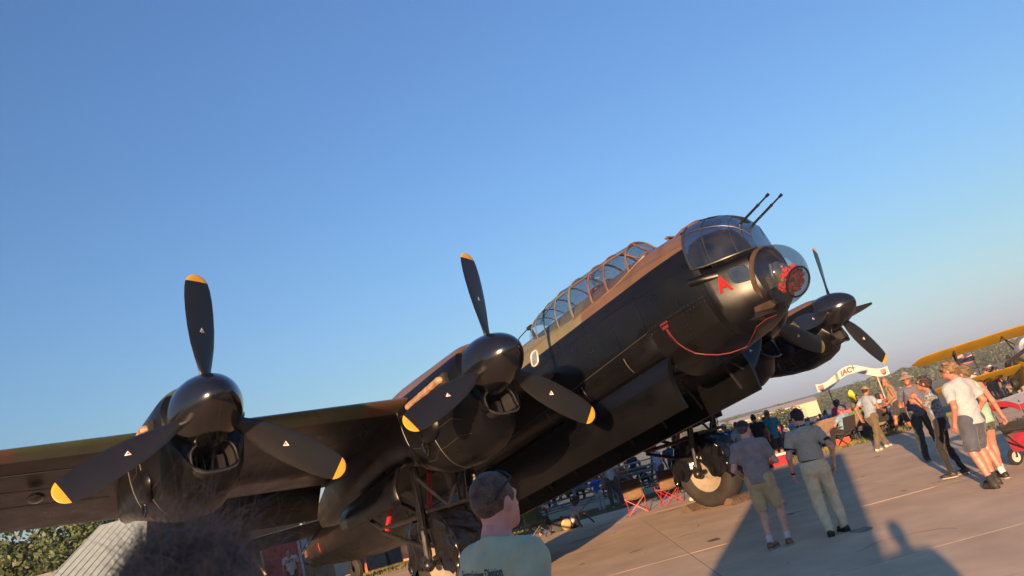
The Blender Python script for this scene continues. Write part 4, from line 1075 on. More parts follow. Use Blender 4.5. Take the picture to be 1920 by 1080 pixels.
    if hair is not None:
        style, hm = hair
        def Fh(X, Y, Z):
            x, y, z = hl(X, Y, Z); nz = .0022 * (np.sin(70 * x + 40 * z + ph[0]) + np.sin(55 * y - 63 * z + ph[1]) + np.sin(90 * z + 60 * x + ph[2]))
            th = {'short': .009, 'thick': .020, 'long': .016, 'curly': .026}[style]
            d = ell(x, y, z, (0, -.016, .026), (.076 + th, .098 + th, .099 + th)) + nz * (.35 if style == 'short' else 2.5)
            face = (y - .052 + .35 * (z - .05)) if style != 'thick' else (y - .058 + .45 * (z - .05))   # forehead line
            d2 = np.maximum(d, np.where(z < .075, face, y - .075))
            d2 = np.maximum(d2, -(z + .072 - .35 * (y + .02)) if style in ('short', 'thick') else -(z + .11))
            if style in ('short', 'thick'):
                for sg in (-1, 1): d2 = np.maximum(d2, -ell(x, y, z, (sg * .088, .004, -.028), (.03, .032, .042)))
            if style == 'long':
                d2 = smin(d2, cap(x, y, z, (0, -.075, .0), (0, -.085, -.17), .078, .055, .7) + nz * 2, .05)
            if style == 'curly':
                d2 = d2 + .012 * np.sin(48 * x + ph[3]) * np.sin(52 * y + ph[4]) * np.sin(50 * z + ph[5])
            return d2
        hd('hair', Fh, hm, .24 if style == 'long' else .19)
    if hat is not None:
        hk, hm2 = hat
        if hk == 'cap':
            def Fk(X, Y, Z):
                x, y, z = hl(X, Y, Z); d = np.maximum(ell(x, y, z, (0, -.014, .03), (.088, .110, .105)), -(z - .028 + .18 * y))
                br = np.maximum(np.maximum(ell(x, y, z, (0, .11, .045), (.075, .095, .022)), -(y - .06)), -ell(x, y, z, (0, .10, .030), (.082, .11, .020)))
                return np.minimum(d, br)
        else:
            def Fk(X, Y, Z):
                x, y, z = hl(X, Y, Z); d = np.maximum(cap(x, y, z, (0, -.012, .03), (0, -.012, .075), .098, .074), -(z - .030))
                rr = np.sqrt((x / .92) ** 2 + (y + .01) ** 2); br = np.maximum(np.abs(z - .036 + .9 * np.maximum(rr - .10, 0) * .55) - .005, rr - .168)
                return np.minimum(d, br)
        hd('hat', Fk, hm2, .22, min(hres, .008))
    if extras:
        if 'glasses' in extras:
            def Fg(X, Y, Z):
                x, y, z = hl(X, Y, Z); d = None
                for sg in (-1, 1):
                    q = ell(x, y, z, (sg * .034, .100, .004), (.030, .012, .022)); d = q if d is None else np.minimum(d, q)
                    d = np.minimum(d, cap(x, y, z, (sg * .066, .088, .010), (sg * .079, -.005, .006), .004, .004))
                return np.minimum(d, cap(x, y, z, (-.03, .106, .008), (.03, .106, .008), .004, .004))
            hd('sunglasses', Fg, extras['glasses'], .16, min(hres, .0055))
        if 'eyes' in extras: pass
        if 'watch' in extras:
            i = extras['watch']; d_ = (elb[i] - wri[i]).normalized(); c_ = wri[i] + d_ * .02
            lo, hi = box([c_], .06); part('wristwatch', lambda X, Y, Z: np.maximum(cap(X, Y, Z, c_ - d_ * .05, c_ + d_ * .05, .034, .034), np.abs((X - c_[0]) * d_[0] + (Y - c_[1]) * d_[1] + (Z - c_[2]) * d_[2]) - .014), lo, hi, .006, BLK)
    o['_j'] = 0; del o['_j']
    o_info[o.name] = dict(s=s, hM=hM, hc=hc, nb=nb, u=u, f=f_, r=r_, sh=sh, elb=elb, wri=wri, hip=hip, knee=knee, ank=ank, P0=P0)
    return o
o_info = {}
def face(ang): return radians(ang - 90)        # world heading (deg, 90 = away from the camera) to yaw
# ---------------- the people standing near the aircraft
GREYSH = cloth('grey_shirt', (0.215, 0.185, 0.185)); KHAKI = cloth('khaki_shorts', (0.42, 0.31, 0.175)); HEATH = cloth('heather_grey', (0.36, 0.31, 0.24), scale=60)
CHINO = cloth('chino', (0.58, 0.47, 0.30)); NAVYC = cloth('black_trim', (.015, .016, .022)); WHITESH = cloth('white_print_shirt', (.30, .31, .34), var=.06, scale=60); SLATE = cloth('slate_shorts', (.055, .062, .085))
person((2.644, 11.43, 0), face(62), 'man in a dark cap and grey shirt with khaki shorts standing by the far wheel', H=1.758, feet=((-.12, -.03), (.11, .06)), toes=(14, -14),
       hands=((-.24, .16, .97), (.19, .26, 1.10)), lean=(.0, .02), head=(-20, 2), top=('shirt', GREYSH, -.07), bottom=('shorts', KHAKI, .93), shoes=mat('brown_boot', (.20, .09, .045), .5),
       socks=mat('sock_white', (.5, .48, .46), .9), hair=('short', hairmat('grey_brown', (.06, .05, .042))), hat=('cap', cloth('cap_navy', (.018, .02, .028))), girth=1.08, skin=SKIN_LIFTED, seed=1, extras={'sole': SOLE})
m2 = person((3.387, 11.28, 0), face(80), 'dark haired man in heather grey polo with black trim and light chinos', H=1.72, feet=((-.09, -.06), (.13, .05)), toes=(10, -22), hands=((-.30, .05, .90), (.27, .02, .92)),
       head=(28, 0), top=('tucked', HEATH, .085, NAVYC), bottom=('trousers', CHINO), shoes=SHOE_B, hair=('short', hairmat('black', (.012, .010, .010))), girth=1.0, skin=SKIN_LIFTED, seed=2, extras={'belt': mat('belt_leather', (.02, .014, .01), .5), 'watch': 0, 'sole': SHOE_B})
person((5.80, 11.57, 0), face(110), 'blond man in a white patterned short sleeve shirt and slate blue shorts', H=1.80, feet=((-.13, -.08), (.12, .10)), toes=(12, -6), hands=((-.28, .02, .92), (.25, .12, .94)),
       head=(24, 12), top=('shirt', WHITESH, -.09), bottom=('shorts', SLATE, .95), shoes=mat('shoe_charcoal', (.03, .026, .024), .7), socks=mat('sock_black', (.015, .015, .015), .9), hair=('thick', hairmat('blond', (.17, .105, .05))), skin=SKIN_PINK, girth=1.04, seed=3, extras={'glasses': BLK, 'sole': SHOE_B})
person((6.26, 12.15, 0), face(100), 'fair haired woman in a mint green top pulling the red wagon', H=1.68, feet=((-.10, -.12), (.10, .16)), toes=(6, -6), hands=((-.22, .05, .93), (.36, .02, .86)), head=(30, 5), female=True,
       top=('tank', cloth('mint_top', (.22, .36, .28)), -.12), bottom=('shorts', cloth('camo_shorts', (.06, .07, .055), var=.4, scale=18), .45), shoes=SHOE_B, socks=mat('sock_white', (.5, .48, .46), .9), hair=('thick', hairmat('ash_blond', (.13, .09, .055))), skin=SKIN_PINK, seed=4)
person((6.25, 13.45, 0), face(150), 'woman in sunglasses and a black and white print top shading her face', H=1.66, feet=((-.10, .10), (.10, -.08)), toes=(6, -6), hands=((-.06, .20, 1.42), (.02, .24, 1.34)), head=(10, 14), female=True,
       top=('tee', cloth('leaf_print', (.30, .32, .34), col2=(.012, .014, .02), scale=26), -.16), bottom=('tights', cloth('black_leggings', (.013, .013, .016))), shoes=SHOE_B, hair=('long', hairmat('dark_brown', (.035, .018, .012))), skin=SKIN_TAN, seed=5, extras={'glasses': BLK})
hm_ = person((7.32, 16.45, 0), face(-118), 'man in a grey sun hat and dark glasses with a shoulder bag strap', H=1.76, feet=((-.16, -.02), (.16, .10)), toes=(14, -14), hands=((-.30, .0, .90), (.30, -.02, .90)), head=(-4, 2),
       top=('tee', cloth('slate_polo', (.085, .095, .14)), -.08), bottom=('trousers', cloth('dark_green_trousers', (.022, .03, .028))), hat=('brim', cloth('sun_hat_grey', (.20, .19, .17))), hair=('short', hairmat('grey', (.12, .11, .10))), skin=SKIN_TAN, girth=1.08, seed=6, extras={'glasses': BLK})
person((8.25, 21.3, 0), face(25), 'man in a pale blue polo and olive trousers striding along the verge', H=1.70, feet=((-.12, .30), (.10, -.30)), toes=(0, 0), hands=((-.28, -.10, .92), (.22, .28, .98)), lean=(0, .16), head=(10, 0), pelvis=(0, 0, .92),
       top=('tee', cloth('pale_blue_polo', (.20, .25, .31)), -.04), bottom=('trousers', cloth('olive_trousers', (.10, .075, .042))), shoes=SHOE_W, hair=('short', hairmat('black', (.012, .010, .010))), hat=('cap', cloth('tan_cap', (.22, .16, .09))), skin=SKIN_TAN, seed=7, res=.016)
person((10.45, 24.75, 0), face(160), 'bald man in an olive tank top and dark shorts walking barefoot', H=1.74, feet=((-.10, .28), (.12, -.30)), toes=(0, 0), hands=((-.26, .22, .98), (.28, -.14, .92)), lean=(0, .10), head=(0, -6), pelvis=(0, 0, .93),
       top=('tank', cloth('olive_tank', (.20, .17, .10)), -.08), bottom=('shorts', cloth('charcoal_shorts', (.03, .03, .035)), .85), shoes=None, skin=SKIN_TAN, girth=1.08, seed=8, res=.016)
# people under and beyond the aircraft
RG_ = dict(res=.018, fine_hands=False)
person((3.15, 21.55, 0), face(-20), 'person in a long red top and brown shorts standing behind the far wheel', H=1.72, top=('tee', cloth('red_top', (.40, .018, .03)), -.22), bottom=('shorts', cloth('brown_shorts', (.06, .035, .025)), .7), shoes=SHOE_W, hair=('short', hairmat('brown', (.05, .03, .02))),
       skin=SKIN_PINK, hands=((-.1, .24, 1.12), (.12, .26, 1.14)), seed=11, **RG_)
person((3.5, 29.6, -.22), face(-160), 'man in a white tee shirt with folded arms near the bleacher end post', H=1.78, top=('tee', cloth('white_tee', (.36, .38, .42)), -.14), bottom=('trousers', cloth('grey_trousers', (.06, .06, .065))), hair=('short', hairmat('brown', (.05, .03, .02))), hat=('cap', cloth('cap_brown', (.10, .07, .04))), hands=((.08, .22, 1.12), (-.06, .24, 1.10)), seed=12, girth=1.1, **RG_)
person((4.05, 29.9, -.22), face(60), 'person in a navy shirt beside the man with folded arms', H=1.74, top=('tee', cloth('navy_shirt', (.03, .045, .09)), -.12), bottom=('trousers', cloth('black_trousers', (.02, .02, .022))), hair=('short', hairmat('black', (.012, .010, .010))), seed=13, **RG_)
person((1.5, 26.7, -.06), face(95), 'person in a white top and dark wide trousers standing on the grass', H=1.72, feet=((-.18, .05), (.18, -.05)), top=('tee', cloth('white_tee', (.36, .38, .42)), -.04), bottom=('trousers', cloth('green_grey_trousers', (.055, .062, .055))), hair=('short', hairmat('brown', (.05, .03, .02))), shoes=SHOE_W, seed=14, female=True, **RG_)
person((.98, 27.35, -.10), face(60), 'child in a bright blue shirt and white trousers with one arm raised', H=1.22, hands=((-.25, .05, .93), (.42, .30, 1.55)), top=('tee', cloth('bright_blue', (.02, .09, .42)), -.05), bottom=('trousers', cloth('white_trousers', (.42, .42, .42))), hair=('short', hairmat('brown', (.05, .03, .02))), seed=15, **RG_)
person((-.05, 22.95, 0), face(150), 'boy in a white tee shirt sitting on the concrete leaning back on his hands', H=1.60, pelvis=(0, 0, .12), lean=(0, -.38), feet=((-.16, .62, 0), (.10, .70, 0)), hands=((-.36, -.42, .06), (.38, -.44, .06)), seated=True, top=('tee', cloth('white_tee', (.36, .38, .42)), -.02),
       bottom=('trousers', cloth('black_trousers', (.02, .02, .022))), hair=('curly', hairmat('black', (.012, .010, .010))), skin=SKIN_DARK, seed=16, **RG_)
person((-1.05, 22.75, 0), face(75), 'person in dark trousers seated in the green camp chair', H=1.74, pelvis=(0, .02, .46), lean=(0, -.22), feet=((-.16, .55, 0), (.20, .66, 0)), hands=((-.26, .30, .62), (.28, .32, .62)), seated=True, top=('tee', cloth('white_tee', (.36, .38, .42)), -.02),
       bottom=('trousers', cloth('black_trousers', (.02, .02, .022))), shoes=mat('pink_shoe', (.5, .2, .16), .6), hair=('short', hairmat('black', (.012, .010, .010))), skin=SKIN_DARK, seed=17, **RG_)
tm_ = person((-9.98, 28.1, -.30), face(-80), 'person in a white printed tee shirt standing behind the bomber tailplane', H=1.72, top=('tee', cloth('print_tee', (.36, .38, .42)), -.12), bottom=('trousers', cloth('black_trousers', (.02, .02, .022))), hair=('short', hairmat('brown', (.05, .03, .02))), seed=18, **RG_)
person((6.84, 25.7, -.06), face(100), 'man in a bright turquoise shirt and dark shorts beside the red cooler', H=1.76, feet=((-.12, -.1), (.16, .16)), top=('tee', cloth('turquoise', (.015, .20, .33)), -.10), bottom=('shorts', cloth('charcoal_shorts', (.03, .03, .035)), .9), shoes=SHOE_W, hair=('short', hairmat('grey', (.12, .11, .10))), hat=('cap', cloth('pale_blue_cap', (.22, .28, .36))), seed=19, girth=1.08, **RG_)
person((6.35, 25.6, -.06), face(80), 'man in a black tee shirt next to the man in turquoise', H=1.74, top=('tee', cloth('black_tee', (.012, .012, .016)), -.10), bottom=('trousers', cloth('grey_trousers', (.06, .06, .065))), hair=('short', hairmat('black', (.012, .010, .010))), seed=20, **RG_)
person((5.30, 25.3, -.06), face(85), 'person in a royal blue shirt and white cap seen past the wheel cover', H=1.70, top=('tee', cloth('royal_blue', (.025, .06, .25)), -.10), bottom=('trousers', cloth('black_trousers', (.02, .02, .022))), hair=('short', hairmat('grey', (.12, .11, .10))), hat=('cap', cloth('white_cap', (.45, .45, .45))), seed=21, **RG_)
person((5.62, 25.0, -.06), face(95), 'person in a pale blue shirt left of the man with the dark cap', H=1.66, top=('tee', cloth('powder_blue', (.26, .34, .46)), -.10), bottom=('trousers', cloth('grey_trousers', (.06, .06, .065))), hair=('short', hairmat('brown', (.05, .03, .02))), seed=22, **RG_)
# shoulder bag of the man in the sun hat
inf = o_info[hm_.name]; q = MB(); a_ = inf['nb'] + inf['r'] * .09 + inf['u'] * -.03
q.tube([(inf['nb'] + inf['r'] * .11 + inf['f'] * -.06), inf['nb'] + inf['r'] * .12 + inf['f'] * .09 - inf['u'] * .05, inf['P0'] + inf['u'] * .3 + inf['r'] * .17 + inf['f'] * .16, inf['P0'] + inf['u'] * .12 + inf['r'] * .21 + inf['f'] * .12], .018, 6)
q.box(inf['P0'] + inf['u'] * .02 + inf['r'] * .25 + inf['f'] * .06, (.10, .26, .30)); o = q.build('shoulder_bag', cloth('bag_black', (.02, .022, .03)), None, loc=hm_.location, rot=hm_.rotation_euler); tag(o, 'black shoulder bag hanging on the man in the sun hat', 'bag')
# printed word on the tee behind the tailplane
v, f = text_mesh('GET', .15, .004); q = MB(); q.add([(u_, .155 * 1.0, w_ + 1.30) for u_, w_, _ in [(-a, b, c) for a, b, c in v]], f); q.ball((0, .142, 1.44), (.07, .02, .04), 10, 6, 1)
q.build('tee_print', [cloth('print_ink', (.03, .04, .07)), cloth('print_orange', (.35, .12, .05))], tm_, smooth=False)
# ------------------------------------------------------------------ foreground spectators
fm = person((-.375, 3.85, -.03), face(42), 'man in a sage green printed tee shirt seen from behind with sunglasses on his head', H=1.955, feet=((-.12, 0), (.12, 0)), head=(4, 0), top=('tee', cloth('sage_tee', (.43, .43, .285), scale=5), -.10),
            bottom=('trousers', cloth('grey_trousers', (.06, .06, .065))), hair=('short', hairmat('cropped_brown', (.125, .062, .036))), skin=SKIN_PINK_LIFTED, girth=1.0, seed=31, extras=None)
inf = o_info[fm.name]; s_ = inf['s']; hM = inf['hM']
# sunglasses pushed up on his head
q = MB()
for sg in (-1, 1):
    q.tube([hM @ Vector((sg * .080, .045, .084)), hM @ Vector((sg * .087, .02, .075)), hM @ Vector((sg * .091, -.045, .038)), hM @ Vector((sg * .088, -.075, .012))], [.005, .005, .006, .007], 7)
q.tube([hM @ Vector((-.080, .045, .084)), hM @ Vector((-.045, .050, .112)), hM @ Vector((0, .050, .124)), hM @ Vector((.045, .050, .112)), hM @ Vector((.080, .045, .084))], .006, 6)
q.v = [tuple(Vector(p) * s_) for p in q.v]; q.build('sunglasses', mat('matte_black', (.012, .011, .011), .6), fm)
# print across his shoulders
TB = [c for c in fm.children if c.name.startswith('tee_shirt')][0]
bv = BVHTree.FromPolygons([tuple(p.co) for p in TB.data.vertices], [tuple(p.vertices) for p in TB.data.polygons])
def on_back(x, z):
    h = bv.ray_cast(Vector((x, -1, z)), Vector((0, 1, 0))); return (h[0] + Vector((0, -.003, 0))) if h[0] is not None else None
v, f = text_mesh('Former Sustainer Division', .043, .001)
q = MB(); pts = [on_back(-.035 + u_ * .72, inf['nb'].z * s_ - .120 + w_ * 1.35) for u_, w_, _ in v]
ok = [p is not None for p in pts]; q.add([p or Vector((0, 0, 0)) for p in pts], [t for t in f if all(ok[i] for i in t)]); q.build('back_print', cloth('print_slate', (.035, .045, .06)), fm, smooth=False)

# person with windblown hair right in front of the camera
hwm = person((-.535, 1.06, 0), face(78), 'person with frizzy dark hair blowing loose close to the camera', H=1.975, feet=((-.12, 0), (.12, 0)), head=(6, -4), top=('tee', cloth('lavender_top', (.26, .22, .27)), -.10),
             bottom=('trousers', cloth('grey_trousers', (.06, .06, .065))), hair=('short', hairmat('dusky', (.13, .062, .036))), skin=SKIN_PINK, female=True, seed=33, fine_hands=False)
hwm.location.z = -.040
inf = o_info[hwm.name]; s_ = inf['s']; hM = inf['hM']
rg = np.random.default_rng(5); v = []; f = []
cen = hM @ Vector((0, -.012, .025)); nS = 4200
for k in range(nS):
    d = rg.normal(size=3); d /= np.linalg.norm(d)
    if d[2] < -.55: d[2] = abs(d[2])
    if d[1] > .75: continue
    root = hM @ Vector((d[0] * .086, -.012 + d[1] * .107, .025 + d[2] * .107)) * rg.uniform(.999, 1.004)
    L = rg.uniform(.02, .055) if k % 6 else rg.uniform(.06, .13) * (1.25 if rg.random() < .14 else 1) * (1.25 if d[2] > .4 else 1.0); n_ = 9
    p = np.array(root); vel = d * .7 + np.array([.30, .1, .45]) + rg.normal(size=3) * .45; vel /= np.linalg.norm(vel)
    sidev = np.cross(vel, rg.normal(size=3)); sidev /= np.linalg.norm(sidev); wd = rg.uniform(.00022, .00045); b0 = len(v)
    n_ = 13; axr = rg.normal(size=3); axr /= np.linalg.norm(axr); rate = rg.uniform(.08, .42) * (1 if rg.random() < .5 else -1)
    for j in range(n_):
        ww = wd * (1 - j / n_ * .75); v.append(p - sidev * ww); v.append(p + sidev * ww)
        vel = vel * cos(rate) + np.cross(axr, vel) * sin(rate) + rg.normal(size=3) * .10 + np.array([.05, -.02, -.01]); vel /= np.linalg.norm(vel); p = p + vel * L / n_
    for j in range(n_ - 1): f.append((b0 + 2 * j, b0 + 2 * j + 1, b0 + 2 * j + 3, b0 + 2 * j + 2))
me = bpy.data.meshes.new('loose_hair'); me.from_pydata((np.array(v) * s_).tolist(), [], f); me.materials.append(mat('hair_strand', (.30, .16, .10), .5, var=.3, scale=40))
o = bpy.data.objects.new('loose_hair', me); COL.objects.link(o); o.parent = hwm; o['kind'] = 'stuff'
# pale sleeve of the raised arm beside the hair
# ------------------------------------------------------------------ chairs, coolers, wagons
def camp_chair(loc, yaw, label, cloth_m, frame_m, back2=None, group=None, w=.52, parts=True):
    t = thing('camp_chair', label, 'chair', loc, yaw, group)
    def add(name, build, m):
        q = MB(); build(q); return q.build(name, m, t)
    h = w / 2
    q = MB(); q.grid([[(x, y, .42 - .05 * (1 - (2 * x / w) ** 2) + .02 * abs(y) / .2) for y in np.linspace(-.22, .24, 5)] for x in np.linspace(-h, h, 7)]); solidify(q.build('seat', cloth_m, t), .015)
    q = MB(); q.grid([[(x, -.22 - .16 * z - .05 * (1 - (2 * x / w) ** 2), .42 + z * .48) for z in np.linspace(0, .62 if back2 else 1, 5)] for x in np.linspace(-h, h, 7)]); solidify(q.build('backrest', cloth_m, t), .012)
    if back2 is not None:
        q = MB(); q.grid([[(x, -.222 - .16 * z - .05 * (1 - (2 * x / w) ** 2), .42 + z * .48) for z in np.linspace(.6, 1.05, 4)] for x in np.linspace(-h * 1.02, h * 1.02, 7)]); solidify(q.build('top_panel', back2, t), .012)
    for sg in (-1, 1):
        add('leg', lambda q: q.tube([(sg * h, -.24, .90 if False else .86), (sg * h, -.24, .42), (sg * h * .92, .28, .0)], .011, 6), frame_m)
        add('leg', lambda q: q.tube([(sg * h, .26, .62), (sg * h, .25, .42), (sg * h * .92, -.28, .0)], .011, 6), frame_m)
        add('leg', lambda q: q.tube([(sg * h, .26, .44), (-sg * h, .27, .02)], .010, 6), frame_m)
        add('leg', lambda q: q.tube([(sg * h, -.23, .44), (-sg * h, -.27, .02)], .010, 6), frame_m)
        add('armrest', lambda q: q.box((sg * (h + .02), .02, .63), (.07, .50, .02)), cloth_m)
    return t
CRED = mat('red_tube', (.42, .03, .03), .4); CBLK = mat('black_tube', (.015, .015, .015), .4)
CH_TAN = cloth('chair_tan', (.16, .10, .055)); CH_BLK = cloth('chair_black', (.02, .016, .016)); CH_GRN = cloth('chair_green', (.012, .055, .035)); CH_NAVY = cloth('chair_teal', (.012, .04, .055)); CH_BLUE = cloth('chair_blue', (.015, .04, .20)); CH_BRN = cloth('chair_brown', (.15, .105, .075))
camp_chair((1.72, 21.95, 0), radians(-8), 'tan and black camp chair with a red frame, left of its pair', CH_TAN, CRED, CH_BLK, 'red framed camp chairs')
camp_chair((2.66, 22.25, 0), radians(12), 'tan and black camp chair with a red frame, nearer the far wheel', CH_TAN, CRED, CH_BLK, 'red framed camp chairs')
camp_chair((-1.05, 22.72, 0), radians(-15), 'dark green camp chair with a seated person at the concrete edge', CH_GRN, CBLK)
camp_chair((-1.72, 22.95, 0), radians(10), 'low dark teal camp chair heaped with a jacket and bag', CH_NAVY, CBLK)
q = MB(); rg2 = random.Random(2)
for k in range(7): q.ball((rg2.uniform(-.2, .2), rg2.uniform(-.15, .15), .5 + rg2.uniform(0, .2)), (rg2.uniform(.09, .16), rg2.uniform(.09, .16), rg2.uniform(.06, .12)), 9, 6, k % 3)
o = q.build('jacket_pile', [cloth('pile_navy', (.02, .03, .06)), cloth('pile_white', (.30, .32, .36)), cloth('pile_black', (.02, .02, .022))], None, loc=(-1.72, 22.97, -.02)); tag(o, 'heap of navy and white clothing on the low teal chair', 'jacket')
q = MB(); q.ball((0, 0, .15), (.17, .10, .16), 12, 8); q.tube([(-.1, 0, .26), (0, 0, .36), (.1, 0, .26)], .015, 6); o = q.build('backpack', cloth('pack_grey', (.05, .05, .055)), None, loc=(-.52, 23.0, 0)); tag(o, 'dark grey backpack on the ground beside the sitting boy', 'bag')
q = MB(); q.ball((0, 0, 0), (.15, .04, .17), 14, 8); o = q.build('paper_fan', cloth('cream_fan', (.45, .32, .15)), None, loc=(-.27, 22.72, .17), rot=(.3, 0, .3)); tag(o, 'round cream coloured bag leaning against the sitting boy', 'bag')
camp_chair((7.45, 27.1, -.08), radians(-6), 'bright blue camp chair seen from behind near the red cooler', CH_BLUE, CBLK, None)
# brown double camp seat
t = thing('camp_loveseat', 'wide brown canvas double camp seat seen from behind on the grass', 'chair', (9.25, 27.6, -.10), radians(-22))
q = MB(); q.grid([[(x, -.20 - .16 * z + .03 * sin(7 * x), .38 + z * .62) for z in np.linspace(0, 1, 6)] for x in np.linspace(-.56, .56, 13)]); solidify(q.build('backrest', CH_BRN, t), .02)
q = MB(); q.grid([[(x, y, .42) for y in (-.2, .3)] for x in (-.56, 0, .56)]); solidify(q.build('seat', CH_BRN, t), .02)
for x in (-.56, 0, .56):
    q = MB(); q.tube([(x, -.30, 1.02), (x, -.20, .42), (x * .9, .30, 0)], .013, 6); q.build('leg', CBLK, t)
    q = MB(); q.tube([(x, .3, .42), (x * .9, -.30, 0)], .013, 6); q.build('leg', CBLK, t)
q = MB(); q.tube([(-.40, -.36, .40), (0, -.30, .62), (.40, -.36, .40)], .011, 6); q.tube([(0, -.30, .62), (0, -.36, .36)], .011, 6); q.build('back_brace', CBLK, t)
q = MB(); q.box((.34, -.335, .80), (.09, .01, .04)); q.build('care_label', WHITE, t)
t = thing('camp_chair', 'cream and pink folding chair beside the brown double seat', 'chair', (10.25, 28.2, -.12), radians(-14))
q = MB(); q.grid([[(x, -.2 - .12 * z, .38 + z * .55) for z in np.linspace(0, 1, 5)] for x in np.linspace(-.32, .32, 7)]); solidify(q.build('backrest', cloth('cream_canvas', (.42, .32, .16)), t), .03)
q = MB(); q.grid([[(x, -.32 - .05 * z, .93 + z * .18) for z in (0, .5, 1)] for x in np.linspace(-.30, .30, 5)]); solidify(q.build('pink_towel', cloth('pink_towel', (.42, .09, .13)), t), .03)
for sg in (-1, 1):
    q = MB(); q.tube([(sg * .32, -.3, .9), (sg * .32, -.18, .4), (sg * .3, .25, 0)], .012, 6); q.build('leg', CBLK, t)
    q = MB(); q.tube([(sg * .32, .25, .42), (sg * .3, -.28, 0)], .012, 6); q.build('leg', CBLK, t)
def cooler(loc, rz, label, c):
    t = thing('cooler', label, 'cooler', loc, rz); q = MB(); q.box((0, 0, .17), (.52, .32, .30), tap=1.04); q.build('body', c, t)
    q = MB(); q.box((0, 0, .36), (.55, .35, .07), tap=.95); q.build('lid', mat('cooler_white', (.5, .48, .46), .5), t)
    q = MB(); q.tube([(-.28, -.1, .28), (-.31, -.1, .2), (-.31, .1, .2), (-.28, .1, .28)], .012, 6); q.build('handle', WHITE, t)
cooler((6.65, 25.55, -.06), .1, 'red cooler box with a white lid on the grass edge', mat('cooler_red', (.40, .02, .035), .4))
q = MB(); q.box((0, 0, .13), (.5, .24, .24), tap=.9); q.tube([(-.12, 0, .24), (0, 0, .32), (.12, 0, .24)], .012, 6); o = q.build('duffel_bag', cloth('orange_red_bag', (.45, .06, .03)), None, loc=(9.35, 27.15, -.08), rot=(0, 0, -.3)); tag(o, 'orange red duffel bag under the brown double seat', 'bag')
# canopy wagon
wg = thing('folding_wagon', 'red folding wagon with a black inside and a red canopy on thin poles', 'wagon', (7.42, 12.75, 0), radians(16))
WRED = cloth('wagon_red', (.28, .012, .03)); WBK = cloth('wagon_black', (.02, .02, .022))
q = MB(); P = [(-.52, -.27), (.52, -.27), (.52, .27), (-.52, .27)]
q.loft([[(x * k_, y * k_, z) for x, y in P] for z, k_ in ((.20, .86), (.22, .94), (.52, 1.0))], cap1=False); solidify(q.build('tub', WRED, wg), .012)
q = MB(); q.loft([[(x * 1.01, y * 1.02, z) for x, y in P] for z in (.50, .58, .68)], cap0=False, cap1=False); solidify(q.build('liner', WBK, wg), .015)
q = MB()
for i in range(4): q.tube([(P[i][0], P[i][1], .54), (P[(i + 1) % 4][0], P[(i + 1) % 4][1], .54)], .012, 6)
q.build('top_rail', CBLK, wg)
for sx in (-1, 1):
    for sy in (-1, 1):
        wl = bpy.data.objects.new('wheel', None); COL.objects.link(wl); wl.parent = wg; wl.location = (sx * .44, sy * .30, .125)
        q = MB(); q.lathe([(-.022, .085), (-.028, .118), (0, .127), (.028, .118), (.022, .085)], (0, 1, 0), n=20); q.build('tyre', TYRE, wl)
        q = MB(); q.lathe([(-.015, .01), (-.02, .08), (.02, .08), (.015, .01)], (0, 1, 0), n=20); q.build('rim', mat('wagon_rim', (.42, .40, .38), .4), wl)
        q = MB(); q.tube([(sx * .44, sy * .25, .2), (sx * .44, sy * .26, .125), (sx * .44, sy * .31, .125)], .014, 6); q.build('axle_bracket', CBLK, wg)
        q = MB(); q.tube([(sx * .5, sy * .26, .5), (sx * .55, sy * .28, .98)], .007, 5); q.build('canopy_pole', CBLK, wg)
q = MB(); q.grid([[(x, y, 1.06 - .10 * (y / .33) ** 2 - .04 * (x / .62) ** 2) for y in np.linspace(-.33, .33, 7)] for x in np.linspace(-.62, .62, 9)]); q.build('canopy_top', cloth('canopy_grey', (.20, .21, .25)), wg)
q = MB()
for sy in (-1, 1): q.grid([[(x, sy * (.335 + .004 * k), .962 - .04 * (x / .62) ** 2 - .05 * k * (1 - .25 * (x / .62) ** 2)) for k in range(3)] for x in np.linspace(-.62, .62, 9)])
for sx in (-1, 1): q.grid([[(sx * (.625 + .003 * k), y, 1.02 - .10 * (y / .33) ** 2 - .045 * k) for k in range(3)] for y in np.linspace(-.33, .33, 7)])
q.build('canopy_valance', WRED, wg)
q = MB(); q.box((-.1, -.35, .91), (.3, .006, .012)); q.build('valance_stripe', WHITE, wg)
q = MB(); q.tube([(-.5, 0, .25), (-.72, -.06, .42), (-1.08, -.16, .82)], .013, 6); q.tube([(-1.08, -.09, .82), (-1.12, -.17, .87), (-1.08, -.25, .82), (-1.05, -.17, .78)], .014, 6, closed=True); q.build('pull_handle', CBLK, wg)

# ------------------------------------------------------------------ entrance arch
ar = thing('entrance_arch', 'cream wavy arch sign with red IAC lettering on two poles above the crowd', 'sign', (15.25, 40, -.9), radians(-3))
ZB = .9
def arch_z(x): return 2.16 + ZB + .27 * cos(pi * x / 1.55) + (.02 if x < 0 else 0) * abs(x) + .06 * max(0, abs(x) - 1.45) * 0
pts = np.linspace(-1.82, 1.82, 33); CREAM = mat('banner_cream', (.46, .41, .34), .6, var=.05)
q = MB(); rings = []
for x in pts:
    zz = arch_z(x); rings.append([(x, -.04, zz - .20), (x, .04, zz - .20), (x, .04, zz + .20), (x, -.04, zz + .20)])
q.loft(rings); q.build('banner', CREAM, ar, ang=40)
for x in (-1.25, 1.22):
    q = MB(); q.tube([(x, .06, -.1), (x, .06, arch_z(x) - .1)], .035, 8); q.build('pole', mat('pole_cream', (.36, .28, .19), .6), ar)
v, f = text_mesh('IAC', .36, .014, .12); v2, f2 = text_mesh('+', .36, .010, .2)
q = MB(); place = lambda v_, ox, oz, sx=1.0, sz=1.0: [(ox + a * sx, -.048, arch_z(ox + a * sx) + oz + b * sz) for a, b, c in v_]
